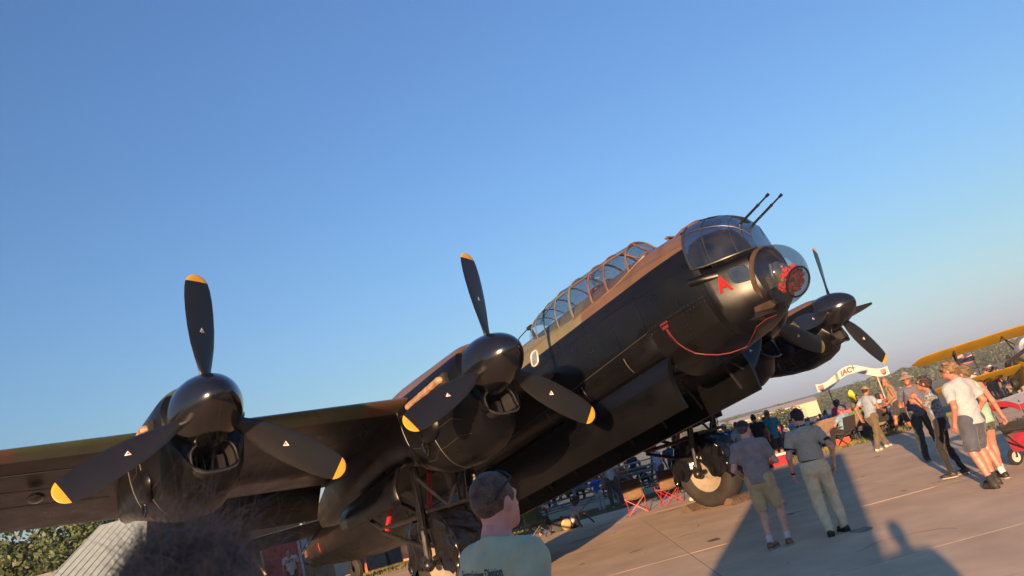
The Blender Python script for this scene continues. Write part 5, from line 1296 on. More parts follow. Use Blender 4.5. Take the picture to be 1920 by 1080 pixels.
q.add(place(v, -.18, -.02), f); q.add(place(v2, .19, .04, .8, 1.5), f2); q.build('lettering', mat('banner_red', (.36, .012, .03), .6), ar, smooth=False)
for x in (-1.60, 1.56):
    sh_ = [(-.13, .14), (.13, .14), (.135, .0), (.10, -.10), (0, -.17), (-.10, -.10), (-.135, .0)]
    q = MB(); zz = arch_z(x); q.add([(x + a, -.050, zz + b) for a, b in sh_], [tuple(range(7))], 0); q.add([(x + a * .82, -.054, zz + .01 + b * .80) for a, b in sh_], [tuple(range(7))], 1)
    q.add([(x + a, -.058, zz + b) for a, b in ((-.10, -.03), (.10, -.03), (.09, -.09), (0, -.13), (-.09, -.09))], [tuple(range(5))], 0)
    q.build('shield_emblem', [mat('shield_dark', (.09, .05, .06), .6), mat('shield_pink', (.36, .14, .13), .6)], ar, smooth=False)
q = MB(); q.loft([[(w_ * a, .03 * b, z) for a, b in ((-1, 0), (0, -1), (1, 0), (0, 1))] for z, w_ in ((0, .02), (1.75, .02), (1.8, .12), (2.05, .17), (2.3, .12), (2.4, .03))]); o = q.build('feather_flag', cloth('flag_yellow', (.55, .40, .02)), None, loc=(14.6, 39.0, -.9), rot=(.1, -.05, 0)); tag(o, 'bright yellow feather flag rising from the crowd beside the arch', 'flag')

# ------------------------------------------------------------------ yellow biplane
sp_ = Vector((.94, -.34, 0)).normalized(); nose = Vector((-.34, -.94, 0)).normalized()
bp_ = thing('biplane', 'yellow biplane with dark wing numbers and black struts facing the apron', 'biplane', (18.9, 31.7, 0), rot=(0, radians(-17), atan2(nose.y, nose.x)))
BY = mat('biplane_yellow', (.62, .37, .016), .4, var=.08, scale=2)
def bwing(name, half, zc, chord, xo, dih):
    q = MB(); rings = []
    for sg_y in np.concatenate([-np.linspace(half, 0, 14), np.linspace(half, 0, 14)[::-1][1:]]):
        y = sg_y; a = abs(y) / half; c_ = chord * (sqrt(max(0, 1 - ((a - .80) / .2) ** 2)) * .92 + .08 if a > .80 else 1.0); zz = zc + dih * abs(y)
        rings.append([(xo - (x - .5) * c_ - .05 * chord * (a > .8) * (a - .8) * 5, y, zz + yy * chord * .13 * .5 * (c_ / chord)) for x, yy in UP_ + LO_])
    q.loft(rings); return q.build(name, BY, bp_, ang=50)
bwing('upper_wing', 4.0, 2.02, 1.35, .35, -.045); lw = bwing('lower_wing', 3.7, .68, 1.25, -.05, -.02)
for y in (-2.35, 2.35):
    for x0, x1 in ((.55, .15), (.05, -.40)):
        q = MB(); q.tube([(x0, y, 1.90), (x1, y, .68)], .035, 8); q.build('strut', CBLK, bp_)
    q = MB(); q.tube([(.5, y, 1.9), (.0, y * .25, .7)], .006, 4); q.tube([(.1, y, .7), (.5, y * .2, 1.95)], .006, 4); q.build('bracing_wire', STEEL, bp_)
q = MB(); q.loft([[(x, w_ * cos(2 * pi * k / 18), z0 + h_ * sin(2 * pi * k / 18)) for k in range(18)] for x, w_, h_, z0 in ((1.25, .40, .42, .95), (1.0, .47, .50, .95), (.2, .46, .55, .98), (-1.2, .40, .50, 1.0), (-3.2, .22, .30, 1.05), (-4.6, .06, .12, 1.1))]); q.build('fuselage', BY, bp_)
q = MB(); q.lathe([(-.02, .50), (.10, .52), (.30, .49), (.42, .38), (.40, .25), (.2, .1)], (1, 0, 0), (1.2, 0, .95), 24); q.build('cowling', mat('cowling_silver', (.35, .36, .38), .3, .6), bp_)
pr = bpy.data.objects.new('propeller', None); COL.objects.link(pr); pr.parent = bp_; pr.location = (1.68, 0, .95)
for a in (.4, .4 + pi):
    q = MB(); q.bar((0, .1 * cos(a), .1 * sin(a)), (0, 1.1 * cos(a), 1.1 * sin(a)), .14, .03, upv=(1, 0, .3)); q.build('blade', CBLK, pr)
q = MB(); q.add([(-.1 + .2 * 0 + .16 * cos(a), -.462 - .02, .95 + .16 * sin(a)) for a in np.linspace(0, 2 * pi, 20, endpoint=False)], [tuple(range(20))], 0); q.add([(-.1 + .08 * cos(a), -.490, .95 + .08 * sin(a)) for a in np.linspace(0, 2 * pi, 16, endpoint=False)], [tuple(range(16))], 1); q.build('roundel', [mat('roundel_blue', (.03, .07, .16), .5), WHITE], bp_, smooth=False)
for sg in (-1, 1):
    q = MB(); q.tube([(.5, sg * .35, .55), (.65, sg * .85, .02)], .04, 8); q.lathe([(-.07, .1), (-.09, .24), (0, .27), (.09, .24), (.07, .1)], (0, 1, 0), (.65, sg * .88, -.05), 20); q.build('wheel', CBLK, bp_)
    q = MB(); q.tube([(.2, sg * .3, 1.4), (.5, sg * .55, 2.0)], .022, 6); q.tube([(.9, sg * .3, 1.35), (.3, sg * .55, 2.0)], .022, 6); q.build('cabane_strut', CBLK, bp_)
q = MB(); q.lathe([(0, .2), (.05, .19), (.18, .08), (.2, 0)], (.2, 0, 1), (.1, 0, 1.42), 14); q.build('windscreen', GLASS, bp_)
q = MB(); q.loft([[(x, .03, z0), (x, -.03, z0), (x, -.03, z1), (x, .03, z1)] for x, z0, z1 in ((-3.9, 1.2, 1.3), (-4.3, 1.15, 2.0), (-4.9, 1.15, 2.05), (-5.1, 1.3, 1.8))]); q.build('tail_fin', BY, bp_)
v, f = text_mesh('8863', .62, .012); q = MB()
q.add([(-.12 + b * 1.0, -1.75 + a * 1.3, .68 - .02 * 1.75 - .070 - .01 * 0) for a, b, c in v], f); q.build('wing_numbers', mat('number_dark', (.06, .035, .012), .6), bp_, smooth=False)
# flag and parked aeroplane beyond the biplane
t = thing('flag', 'faded stars and stripes flag on a short pole behind the biplane struts', 'flag', (19.2, 36.0, -.6), .2)
q = MB(); q.tube([(0, 0, 0), (0, 0, 2.6)], .02, 6); q.build('pole', CBLK, t)
for k in range(7):
    q = MB(); q.grid([[(-x, .06 * sin(5 * x), 2.55 - .62 + .62 * (6 - k) / 7 - .25 * x + dz) for dz in (0, .62 / 7)] for x in np.linspace(.02, .95, 8)]); q.build('stripe', mat('flag_red_f', (.34, .10, .09), .7) if k % 2 == 0 else mat('flag_white_f', (.40, .34, .31), .7), t)
q = MB(); q.grid([[(-x, .06 * sin(5 * x) - .012, 2.55 - .32 + .30 * j - .25 * x) for j in (0, 1)] for x in np.linspace(.02, .42, 5)]); q.build('canton', mat('flag_blue_f', (.05, .06, .13), .7), t)
# ------------------------------------------------------------------ bleachers under the aircraft
bl = thing('bleachers', 'grey timber bleachers with crossed braces seen from behind beyond the grass strip', 'bleachers', (.2, 33.2, -.42))
GW = mat('bleacher_grey', (.16, .165, .16), .7, var=.2); CR = mat('brace_grey', (.13, .14, .14), .7)
for x in np.linspace(-5.2, 3.55, 6):
    q = MB(); q.bar((x, 0, 0), (x, 0, 1.95), .14, .10); q.build('post', GW, bl)
    q = MB(); q.bar((x, 2.6, 0), (x, 2.6, .75), .10, .10); q.build('post', GW, bl)
    q = MB(); q.bar((x, 2.6, .4), (x, 0, 1.5), .10, .06); q.build('stringer', GW, bl)
xs_ = np.linspace(-5.2, 3.55, 6)
for a_, c_ in zip(xs_[:-1], xs_[1:]):
    q = MB(); q.bar((a_, -.06, .1), (c_, -.06, 1.25), .09, .05); q.build('brace', CR, bl)
    q = MB(); q.bar((c_, -.10, .1), (a_, -.10, 1.25), .09, .05); q.build('brace', CR, bl)
for k in range(5):
    q = MB(); q.box((-.8, .15 + .55 * k, 1.42 - .24 * k), (9.2, .28, .05)); q.build('seat_plank', mat('plank_silver', (.24, .24, .23), .5, .2), bl)
    q = MB(); q.box((-.8, .42 + .55 * k, 1.16 - .24 * k), (9.2, .24, .04)); q.build('foot_plank', GW, bl)
for z in (.45, 1.05, 1.9):
    q = MB(); q.bar((-5.3, -.02, z), (3.6, -.02, z), .07, .06); q.build('rail', GW, bl)
q = MB(); q.box((-.9, -1.6, .03), (22, .10, .1)); o = q.build('kerb', mat('kerb_pale', (.34, .30, .25), .8), None, loc=(-2, 33.2, -.44)); o['kind'] = 'structure'
sheet('service_path', -16, 4.2, 31.65, 33.6, -.36, mat('path_asphalt', (.07, .068, .065), .9))
# ------------------------------------------------------------------ buildings at the left
bd = thing('brick_building', 'low tan brick building with a white framed window and a red panel behind the tail', 'building', (-13.5, 35.0, -.55))
TANW = mat('tan_brick', (.26, .155, .09), .85, var=.12, scale=3); 
q = MB(); q.box((0, 4, 1.7), (20, 8, 3.4)); q.build('wall', TANW, bd)
BRK = [mat('brick_%d' % k, c, .9, var=.1, scale=4) for k, c in enumerate(((.27, .155, .088), (.24, .14, .082), (.30, .175, .10)))]
bm_ = []
for k in range(3):
    q = MB(); q.box((0, 0, 0), (.385, .03, .185)); bm_.append(q.mesh('brick', BRK[k], smooth=False))
rb = random.Random(9); nb_ = 0
for row in range(7, 15):
    for c_ in range(0, 36):
        x = -.4 + c_ * .40 * 1.0 + (.2 if row % 2 else 0) - 2.0
        if nb_ >= 290 or x > 9.8: continue
        o = bpy.data.objects.new('brick', bm_[rb.randrange(3)]); COL.objects.link(o); o.parent = bd; o.location = (x, -.012 + rb.uniform(-.004, .004), .1 + row * .2); nb_ += 1
wn = MB(); wn.box((3.35, -.05, 1.75), (1.25, .08, 1.5)); wf = wn.build('window', mat('frame_cream', (.52, .46, .36), .6), bd)
q = MB(); q.box((3.35, -.10, 1.70), (.85, .03, 1.15)); q.build('pane', mat('blind_tan', (.20, .155, .10), .4), wf)
q = MB(); q.box((5.2, -.05, 1.6), (1.5, .06, 2.4)); q.build('grey_panel', mat('panel_bluegrey', (.10, .115, .14), .6), bd)
q = MB(); q.box((.75, -.05, 1.35), (1.75, .07, 1.75)); rf = q.build('sign_frame', mat('frame_white', (.5, .47, .45), .6), bd)
q = MB(); q.box((.75, -.10, 1.35), (1.55, .04, 1.55)); q.build('red_panel', mat('panel_red', (.36, .045, .035), .6), rf)
q = MB(); q.box((0, 3.8, 3.45), (20.6, 9, .18)); q.build('roof', mat('roof_grey', (.12, .12, .12), .8), bd)
for (x, w_, h_, c_, lb) in ((5.0, 1.15, .85, (.15, .13, .11), 'taupe slatted utility cabinet on the grass by the brick wall'), (6.1, .75, .80, (.055, .065, .085), 'slate blue utility cabinet next to the taupe one')):
    t = thing('utility_cabinet', lb, 'cabinet', (-13.5 + x, 33.6, -.5)); q = MB(); q.box((0, 0, h_ / 2), (w_, .7, h_)); q.build('case', mat('cab_%d' % int(x), c_, .6), t)
    for k in range(7): q = MB(); q.box((0, -.36, .12 + k * (h_ - .2) / 6.5), (w_ * .86, .02, .05)); q.build('louvre', mat('cab_%d' % int(x), c_, .6), t)
    q = MB(); q.box((0, 0, h_ + .03), (w_ * 1.05, .76, .06)); q.build('lid', mat('cab_lid_%d' % int(x), tuple(v_ * 1.15 for v_ in c_), .6), t)
t = thing('transformer_box', 'pinkish tan utility box with a curved pipe at the end of the row', 'cabinet', (-6.75, 33.4, -.5)); q = MB(); q.box((0, 0, .5), (.95, .7, 1.0)); q.build('case', mat('box_pinktan', (.32, .17, .10), .7), t); q = MB(); q.tube([(-.2, -.38, .75), (.2, -.38, .8), (.3, -.38, .4), (-.1, -.38, .3)], .02, 6); q.build('pipe', GW, t)
t = thing('barrier_post', 'orange and white barrier standing behind the bomber tail wheel', 'barrier', (-8.3, 30.5, -.3), .2); 
q = MB(); q.box((0, 0, .45), (.09, .05, .9)); q.box((.22, 0, .45), (.09, .05, .9)); q.build('post', mat('safety_orange', (.55, .09, .02), .6), t); q = MB(); q.box((-.5, 0, .5), (.8, .06, .6)); q.build('board', CREAM, t)
t = thing('feather_banner', 'slim pale grey upright banner beyond the tailplane', 'banner', (-10.2, 30.6, -.35)); q = MB(); q.loft([[(w_ * a, .02 * b, z) for a, b in ((-1, 0), (0, -1), (1, 0), (0, 1))] for z, w_ in ((.9, .14), (1.6, .14), (2.1, .13), (2.5, .04))]); q.build('cloth', cloth('banner_grey', (.26, .30, .38)), t); q = MB(); q.tube([(.12, 0, 0), (.14, 0, 2.5), (.3, 0, 3.2)], .015, 6); q.build('pole', CBLK, t)
# ribbed metal roof
sdx = thing('metal_roof_shed', 'shed with a ribbed pale green metal roof at the far left', 'shed', (0, 0, 0))
A_, B_ = Vector((-17.05, 26.0, 2.55)), Vector((-17.55, 30.0, 4.05)); wv = Vector((4.3, .35, 0)); RG = mat('roof_palegreen', (.36, .41, .345), .5, .0, var=.06)
q = MB(); q.loft([[A_ - (B_ - A_) * .75, B_, B_ + Vector((0, 0, -.08)), A_ - (B_ - A_) * .75 + Vector((0, 0, -.08))], [A_ - (B_ - A_) * .75 + wv, B_ + wv, B_ + wv + Vector((0, 0, -.08)), A_ - (B_ - A_) * .75 + wv + Vector((0, 0, -.08))]]); q.build('roof', RG, sdx, smooth=False)
for k in range(15):
    p = wv * (k / 14.0); q = MB(); q.bar(A_ - (B_ - A_) * .75 + p + Vector((0, 0, .02)), B_ + p + Vector((0, 0, .0)), .04, .018); q.build('roof_rib', RG, sdx, smooth=False)
q = MB(); q.box((-15.2, 27.6, .3), (3.8, 3.6, 2.0)); q.build('wall', mat('shed_wall', (.30, .28, .25), .8), sdx)

# ------------------------------------------------------------------ trees
LEAF = [mat('leaf_a', (.036, .062, .013), .6, var=.3, scale=.8), mat('leaf_b', (.066, .09, .016), .6, var=.3, scale=.8), mat('leaf_c', (.022, .042, .012), .6, var=.3, scale=.8)]
BARK = mat('bark', (.07, .05, .035), .9, bump=.6, bscale=20)
def crown_mesh(seed, R, H, n, leaf, lumps, flat=False):
    r = np.random.default_rng(seed); C = []
    for k in range(lumps):
        a = r.uniform(0, 2 * pi); z = r.uniform(.12, .92); rad = R * (.25 + .75 * sqrt(max(0, 1 - (2 * z - .9) ** 2))) * r.uniform(.35, .85)
        C.append((rad * cos(a), rad * sin(a), z * H, R * r.uniform(.25, .45)))
    C = np.array(C); w_ = C[:, 3] ** 2; ci = r.choice(len(C), n, p=w_ / w_.sum())
    d = r.normal(size=(n, 3)); d /= np.linalg.norm(d, axis=1)[:, None]; rr = r.uniform(.55, 1.0, n) ** .5
    P = C[ci, :3] + d * (C[ci, 3] * rr)[:, None] * np.array([1, 1, .8])
    nrm = d + r.normal(size=(n, 3)) * .6; nrm /= np.linalg.norm(nrm, axis=1)[:, None]
    u = np.cross(nrm, r.normal(size=(n, 3))); u /= np.linalg.norm(u, axis=1)[:, None]; vv = np.cross(nrm, u); L = leaf * r.uniform(.6, 1.3, n)[:, None]
    V = np.stack([P - u * L, P + vv * L * .55, P + u * L, P - vv * L * .55], 1).reshape(-1, 3)
    me = bpy.data.meshes.new('crown'); me.from_pydata(V.tolist(), [], np.arange(4 * n).reshape(-1, 4).tolist())
    for m in LEAF: me.materials.append(m)
    me.polygons.foreach_set('material_index', r.choice([0, 0, 1, 2], n).tolist()); me.update(); return me, C
def trunk_mesh(H, r0, C, lim=14):
    q = MB(); q.tube([(0, 0, 0), (.05 * H * .2, 0, H * .3), (0, .03 * H, H * .6)], [r0, r0 * .7, r0 * .35], 8)
    for c in C[:lim]: q.tube([(0, 0, H * .22 + c[2] * .25), (c[0] * .5, c[1] * .5, c[2] * .75), tuple(c[:3])], [r0 * .35, r0 * .2, r0 * .06], 5)
    return q.mesh('trunk', BARK)
def tree(name, label, loc, R, H, n, leaf, lumps, seed, group=None, base=.25, r0=.2):
    t = thing(name, label, 'tree', loc, random.Random(seed).uniform(0, 6), group)
    me, C = crown_mesh(seed, R, H * (1 - base), n, leaf, lumps)
    o = bpy.data.objects.new('crown', me); COL.objects.link(o); o.parent = t; o.location = (0, 0, H * base)
    C2 = C.copy(); C2[:, 2] += H * base; o = bpy.data.objects.new('trunk', trunk_mesh(H, r0, C2)); COL.objects.link(o); o.parent = t
    return t
tree('maple_tree', 'sunlit leafy green tree under the left wing tip with sky showing through', (-22.3, 38, -.7), 3.6, 5.9, 11000, .14, 34, 21)
tree('maple_tree', 'darker green tree between the left wing and the metal roof', (-20.2, 44, -.9), 3.0, 6.2, 7000, .15, 26, 22)
tree('maple_tree', 'pale green tree at the very left edge behind the wing', (-29.0, 43, -.9), 3.8, 6.6, 7000, .17, 26, 23)
protos = []
for k, (R, H, lu) in enumerate(((5.5, 9.0, 22), (4.5, 8.0, 18), (6.5, 8.2, 26), (4.0, 9.6, 16), (7.5, 10.0, 30))):
    me, C = crown_mesh(40 + k, R, H * .9, 1900, .50, lu); protos.append((me, trunk_mesh(H, .3, C, 5)))
rt_ = random.Random(17); LB = ['broad dark tree in the distant treeline past the airfield', 'rounded mid green tree in the distant treeline past the airfield', 'wide spreading tree in the distant treeline past the airfield', 'tall narrow tree in the distant treeline past the airfield', 'large full crowned tree in the distant treeline past the airfield']
for k in range(64):
    row = k % 2; x = 66 + (k // 2) * 6.4 + rt_.uniform(-2.5, 2.5); y = 400 + row * 26 + rt_.uniform(-8, 8); i = rt_.randrange(5); sc = rt_.uniform(.75, 1.15) * (1.0 if x > 150 else .72) * (1.12 if row else 1)
    t = thing('deciduous_tree', ('taller ' if sc > .95 else 'lower ') + LB[i].replace('distant treeline past the airfield', ('front row' if row == 0 else 'back row') + ' of the treeline ' + ('left of the hangars' if x < 92 else 'left of the arch' if x < 135 else 'behind the arch' if x < 172 else 'above the sun hat' if x < 200 else 'behind the biplane wing')), 'tree', (x * (y / 400), y, -8.9), rt_.uniform(0, 6), 'trees along the horizon'); t.scale = (sc * 1.15, sc * 1.15, sc * 1.06)
    for me, nm in zip(protos[i], ('crown', 'trunk')):
        o = bpy.data.objects.new(nm, me); COL.objects.link(o); o.parent = t
LB2 = ['bushy tree standing in front of the far cream hangar', 'small round tree beside the far hangars', 'dark spreading tree between the far hangars', 'scraggly tree by the left hangar', 'low wide tree left of the cream hangar']
for k, (x, y, sc, i) in enumerate(((50.5, 205, .62, 1), (54.5, 210, .78, 2), (57.5, 200, .66, 4), (46.0, 215, .62, 0), (42.5, 220, .48, 3), (61.0, 208, .55, 2))):
    t = thing('deciduous_tree', LB2[i], 'tree', (x, y, -4.9), k * 1.3, 'trees near the hangars'); t.scale = (sc, sc, sc * .72)
    for me, nm in zip(protos[i], ('crown', 'trunk')):
        o = bpy.data.objects.new(nm, me); COL.objects.link(o); o.parent = t
def hangar(loc, rz, L, D, H, label):
    t = thing('hangar', label, 'hangar', loc, rz); wl_ = mat('hangar_cream', (.40, .32, .22), .7, var=.05, scale=.3)
    q = MB(); q.box((0, 0, H / 2), (L, D, H)); q.build('wall', wl_, t, smooth=False)
    q = MB(); q.loft([[(x, -D / 2 - .4, H), (x, 0, H + D * .10), (x, D / 2 + .4, H), (x, 0, H - .02)] for x in (-L / 2 - .4, L / 2 + .4)]); q.build('roof', mat('hangar_roof', (.36, .32, .26), .6), t, smooth=False)
    for k in range(max(2, int(L // 6))):
        q = MB(); q.box((-L / 2 + 3 + k * 6, -D / 2 - .06, 1.7), (4.2, .1, 3.2)); q.build('door', mat('hangar_door', (.31, .26, .19), .7), t, smooth=False)
hangar((73.8, 250, -5.4), radians(-10), 15, 12, 4.4, 'long cream hangar in the middle distance')
hangar((63.5, 262, -5.6), radians(-8), 12, 10, 4.2, 'cream hangar left of the long one, half hidden by trees')
hangar((51.0, 255, -5.4), radians(-8), 5, 8, 4.4, 'small pale hangar at the left end of the far row')

# ------------------------------------------------------------------ the crowd beyond the apron
SHIRTS = [('red', (.36, .02, .03)), ('white', (.36, .36, .37)), ('navy', (.02, .03, .07)), ('teal', (.03, .22, .20)), ('orange', (.48, .10, .02)), ('grey', (.14, .14, .15)), ('black', (.015, .015, .018)), ('pink', (.46, .08, .16)), ('green', (.05, .16, .05)), ('sky blue', (.14, .25, .38)), ('tan', (.24, .17, .10)), ('maroon', (.14, .02, .03)), ('yellow', (.45, .33, .04))]
SM = [cloth('crowd_' + n.replace(' ', '_'), c, scale=5) for n, c in SHIRTS]
PM = [cloth('crowd_jeans', (.04, .05, .09)), cloth('crowd_khaki', (.20, .16, .10)), cloth('crowd_black', (.016, .016, .018))]
HM = [('dark', hairmat('black', (.012, .010, .010))), ('brown', hairmat('brown', (.05, .03, .02))), ('grey', hairmat('grey', (.12, .11, .10))), ('fair', hairmat('ash_blond', (.13, .09, .055)))]
CAPS = [('white', cloth('cap_white', (.42, .42, .42))), ('red', cloth('cap_red', (.34, .02, .03))), ('straw', cloth('cap_straw', (.34, .25, .12))), ('black', cloth('cap_black', (.016, .016, .018)))]
LR = dict(res=.03, fine_hands=False)
tA = person((0, 0, -50), 0, None, H=1.74, top=('tee', SM[0], -.10), bottom=('trousers', PM[0]), hair=('short', HM[0][1]), seed=51, **LR)
tB = person((0, 0, -50), 0, None, H=1.66, female=True, top=('tee', SM[0], -.08), bottom=('shorts', PM[0], .7), hair=('long', HM[1][1]), hands=((-.2, .15, 1.05), (.28, .05, .9)), seed=52, **LR)
tC = person((0, 0, -50), 0, None, H=1.72, pelvis=(0, -.02, .47), lean=(0, -.2), feet=((-.15, .5, 0), (.15, .52, 0)), hands=((-.25, .28, .62), (.25, .28, .62)), seated=True, top=('tee', SM[0], -.04), bottom=('trousers', PM[0]), hair=('short', HM[0][1]), seed=53, **LR)
tD = person((0, 0, -50), 0, None, H=1.66, pelvis=(0, -.02, .47), lean=(0, -.1), feet=((-.12, .48, 0), (.2, .55, 0)), hands=((-.1, .3, .72), (.12, .32, .75)), female=True, seated=True, head=(20, 0), top=('tee', SM[0], -.04), bottom=('shorts', PM[0], .8), hair=('long', HM[0][1]), seed=54, **LR)
tE = person((0, 0, -50), 0, None, H=1.74, top=('tee', SM[0], -.10), bottom=('shorts', PM[0], .9), hair=('short', HM[0][1]), hat=('cap', CAPS[0][1]), hands=((-.1, .25, 1.15), (.12, .26, 1.15)), seed=55, **LR)
tF = person((0, 0, -50), 0, None, H=1.74, pelvis=(0, -.02, .47), lean=(0, -.2), feet=((-.15, .5, 0), (.15, .52, 0)), hands=((-.25, .28, .62), (.25, .28, .62)), seated=True, top=('tee', SM[0], -.04), bottom=('trousers', PM[0]), hair=('short', HM[0][1]), hat=('brim', CAPS[0][1]), seed=56, **LR)
q = MB(); h = .26
q.grid([[(x, y, .42) for y in (-.22, .24)] for x in (-h, 0, h)]); q.grid([[(x, -.22 - .16 * z, .42 + z * .48) for z in (0, .5, 1)] for x in (-h, 0, h)])
for sg in (-1, 1):
    q.tube([(sg * h, -.38, .90), (sg * h, -.22, .42), (sg * h, .28, 0)], .014, 5); q.tube([(sg * h, .24, .62), (sg * h, .24, .42), (sg * h, -.28, 0)], .014, 5); q.box((sg * (h + .02), .02, .63), (.07, .48, .02))
CHM = [('blue', CH_BLUE), ('black', CH_BLK), ('green', CH_GRN), ('brown', CH_BRN), ('red', cloth('chair_red', (.24, .015, .02))), ('grey', cloth('chair_grey', (.10, .10, .11)))]
ch_me = q.mesh('camp_chair', CHM[0][1])
rc = random.Random(23)
def gz(y): return -.06 if y < 27 else float(np.interp(y, [27, 32, 40, 60, 100], [-.06, -.38, -.9, -1.7, -3.0]))
def recol(t, sm, pm, hm, cm=None, sk=None):
    c = t.copy(); COL.objects.link(c)
    if sk is not None: c.material_slots[0].link = 'OBJECT'; c.material_slots[0].material = sk
    for ch in list(t.children):
        k = ch.copy(); COL.objects.link(k); k.parent = c
        m = sm if ch.name.startswith(('tee', 'shirt')) else pm if ch.name.startswith(('trousers', 'shorts')) else hm if ch.name.startswith('hair') else cm if ch.name.startswith('hat') else None
        if m is not None: k.material_slots[0].link = 'OBJECT'; k.material_slots[0].material = m
    return c
USED = {}
def crowd(t, x, y, yaw, where, seated, z=None, si=None):
    si = rc.choice([0, 0, 1, 1, 1, 2, 3, 3, 4, 4, 5, 6, 7, 8, 9, 9, 10, 10, 11, 12]) if si is None else si; pi_ = rc.randrange(3); hi_ = rc.randrange(4); ci = rc.randrange(4); ck = rc.randrange(len(CHM))
    hasHat = t in (tE, tF); skn = rc.choice([None, None, SKIN_TAN, SKIN_PINK, SKIN_DARK])
    c = recol(t, SM[si], PM[pi_], HM[hi_][1], CAPS[ci][1], skn); zz = gz(y) if z is None else z; c.location = (x, y, zz); c.rotation_euler = (0, 0, yaw)
    sc = rc.uniform(.94, 1.04); c.scale = (sc, sc, sc)
    hd_ = ('%s hat' % CAPS[ci][0]) if hasHat else ('long %s hair' % HM[hi_][0] if t in (tB, tD) else 'short %s hair' % HM[hi_][0])
    if seated: lb = '%s shirted spectator, %s, seated %s' % (SHIRTS[si][0], hd_, where)
    else: lb = 'spectator in %s with %s %s' % (SHIRTS[si][0], hd_, where)
    tag(c, lb, 'person', 'spectators in the crowd')
    if seated and z is None:
        o = bpy.data.objects.new('camp_chair', ch_me); COL.objects.link(o); o.location = (x, y, zz); o.rotation_euler = (0, 0, yaw); o.material_slots[0].link = 'OBJECT'; o.material_slots[0].material = CHM[ck][1]
        tag(o, '%s chair, %s sitter, %s' % (CHM[ck][0], SHIRTS[si][0].replace('sky blue', 'blue'), where), 'chair', 'camp chairs in the crowd')
    return c
occ = [(6.84, 25.7), (6.35, 25.6), (5.3, 25.3), (5.62, 25), (9.25, 27.6), (10.25, 28.2), (7.45, 27.1), (10.45, 24.75), (8.25, 21.3), (18.9, 31.7), (17, 32.4)]
n_ = 0
for band, (y0, y1, cnt) in enumerate(((26.6, 30, 24), (30, 36, 50), (36, 46, 84), (46, 64, 78))):
    where = ('at the crowd front', 'a few rows back', 'in mid crowd', 'far back')[band]
    k = 0; tries = 0
    while k < cnt and tries < 600:
        tries += 1; y = rc.uniform(y0, y1); uu = rc.uniform(.18, .445 if y > 30 else .40); x = y * uu
        if any((x - a) ** 2 + (y - b) ** 2 < .62 for a, b in occ): continue
        if band < 2 and .265 < uu < .335: continue
        occ.append((x, y)); seated = rc.random() < (.9, .82, .7, .5)[band]
        side = ' left of the arch' if uu < .33 else ' right of the arch' if uu > .40 else ' near the arch'
        crowd(rc.choice([tC, tC, tD, tF]) if seated else rc.choice([tA, tB, tE]), x, y, rc.uniform(-.5, .5) + (pi if rc.random() < .12 else 0), where + side, seated); k += 1
for k in range(34):                                             # beyond the biplane
    y = rc.uniform(36, 50); x = y * rc.uniform(.50, .60)
    if any((x - a) ** 2 + (y - b) ** 2 < .5 for a, b in occ): continue
    occ.append((x, y)); crowd(rc.choice([tA, tB, tE, tC]), x, y, rc.uniform(-.8, .8), 'behind the biplane', False, z=gz(y), si=rc.choice([4, 3, 1, 6, 8, 0, 4]))
for k in range(26):                                             # on the bleachers, facing away
    row = rc.randrange(4); x = -4.6 + k * .31 + rc.uniform(-.1, .1)
    c = crowd(rc.choice([tC, tD, tF]), .2 + x, 33.2 + .2 + .55 * row, rc.uniform(-.3, .3), 'on the bleachers', True, z=-.42 + 1.44 - .24 * row - .46)
    c['label'] = c['label'].split(', seated ')[0] + ', seated on the grey bleachers'; c['group'] = 'spectators on the bleachers'
# single figures that stand out
def one(t, x, y, yaw, label, sm, pm, hm, cm=None):
    c = recol(t, sm, pm, hm, cm); c.location = (x, y, gz(y)); c.rotation_euler = (0, 0, yaw); tag(c, label, 'person'); return c
one(tB, 10.95, 31.2, 0, 'person in a vivid pink top standing behind the brown double seat', cloth('vivid_pink', (.55, .02, .16)), PM[2], HM[0][1])
c = one(tC, 10.95, 28.9, .4, 'white shirted man in a black cap seated beside the cream chair', SM[1], PM[0], HM[0][1]); 
c = one(tA, 11.9, 27.6, .2, 'child in an orange outfit on the grass behind the barefoot man', SM[4], SM[4], HM[1][1]); c.scale = (.62, .62, .62)
for t in (tA, tB, tC, tD, tE, tF):
    for ch in list(t.children): bpy.data.objects.remove(ch)
    bpy.data.objects.remove(t)

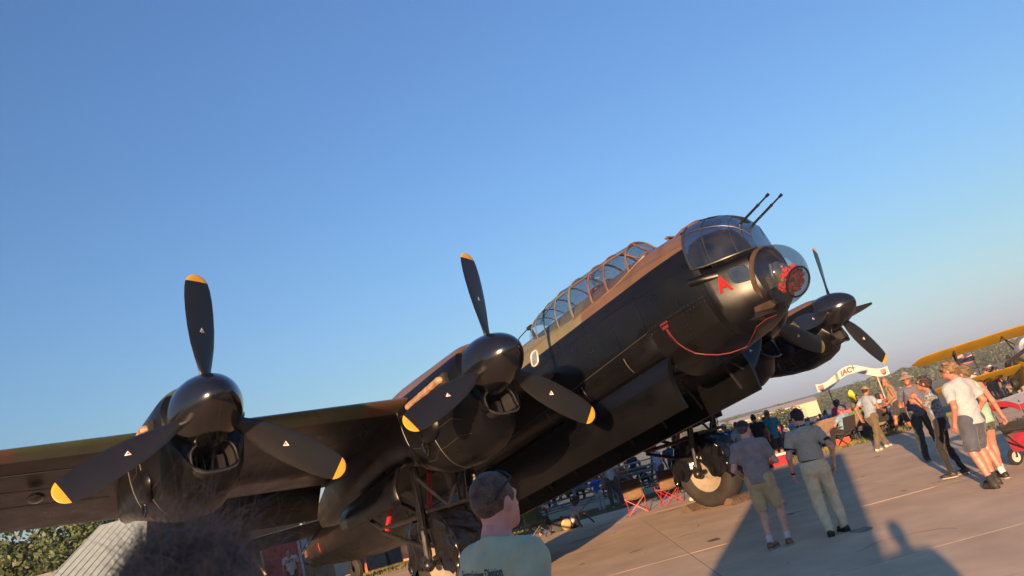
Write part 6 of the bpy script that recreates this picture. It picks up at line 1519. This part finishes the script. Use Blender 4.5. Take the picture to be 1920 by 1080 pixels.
# ------------------------------------------------------------------ unseen truck and figure added behind the camera to shade the apron
tk = thing('shade_truck', 'unseen box truck added behind the camera to shade the apron', 'truck', (-3.30, -6.82, 0), radians(90 - 18.5))  # added out of view, only to cast the wide band of shade
TW = mat('truck_white', (.5, .5, .48), .5)
q = MB(); q.box((0, 0, 2.45), (6.2, 2.12, 3.4)); q.build('cargo_box', TW, tk); q = MB(); q.box((-4.1, 0, 1.65), (2.0, 1.9, 2.1), tap=.9); q.build('cab', TW, tk)
q = MB(); q.box((-.9, 0, .75), (8.0, 1.0, .3)); q.build('chassis', CBLK, tk)
for x in (-4.0, 1.9):
    for sy in (-1, 1):
        q = MB(); q.lathe([(-.14, .2), (-.16, .44), (0, .5), (.16, .44), (.14, .2)], (0, 1, 0), (x, sy * .85, .5), 24); q.build('wheel', TYRE, tk)
person((-.02, -1.1, 0), face(75), 'unseen figure added behind the camera to cast a shadow on the apron', H=1.8, top=('tee', SM[5], -.1), bottom=('trousers', PM[0]), hair=('short', HM[1][1]), seed=61, res=.02, fine_hands=False)  # added out of view for the rounded shadow on the concrete

# ------------------------------------------------------------------ evening haze over the field
me = bpy.data.meshes.new('haze'); me.from_pydata([(x, y, z) for z in (-11.5, 14) for x, y in ((-420, -90), (520, -90), (520, 520), (-420, 520))], [], [(0, 3, 2, 1), (4, 5, 6, 7), (0, 1, 5, 4), (1, 2, 6, 5), (2, 3, 7, 6), (3, 0, 4, 7)])
hm3 = bpy.data.materials.new('haze_air'); hm3.use_nodes = True; hn = hm3.node_tree; hn.nodes.clear(); ho = hn.nodes.new('ShaderNodeOutputMaterial'); hv = hn.nodes.new('ShaderNodeVolumePrincipled')
hv.inputs['Density'].default_value = 0.00034; hv.inputs['Color'].default_value = (.82, .88, 1.0, 1); hv.inputs['Anisotropy'].default_value = 0.0
hn.links.new(hv.outputs[0], ho.inputs['Volume']); me.materials.append(hm3)
hz = bpy.data.objects.new('haze', me); COL.objects.link(hz); hz['kind'] = 'stuff'
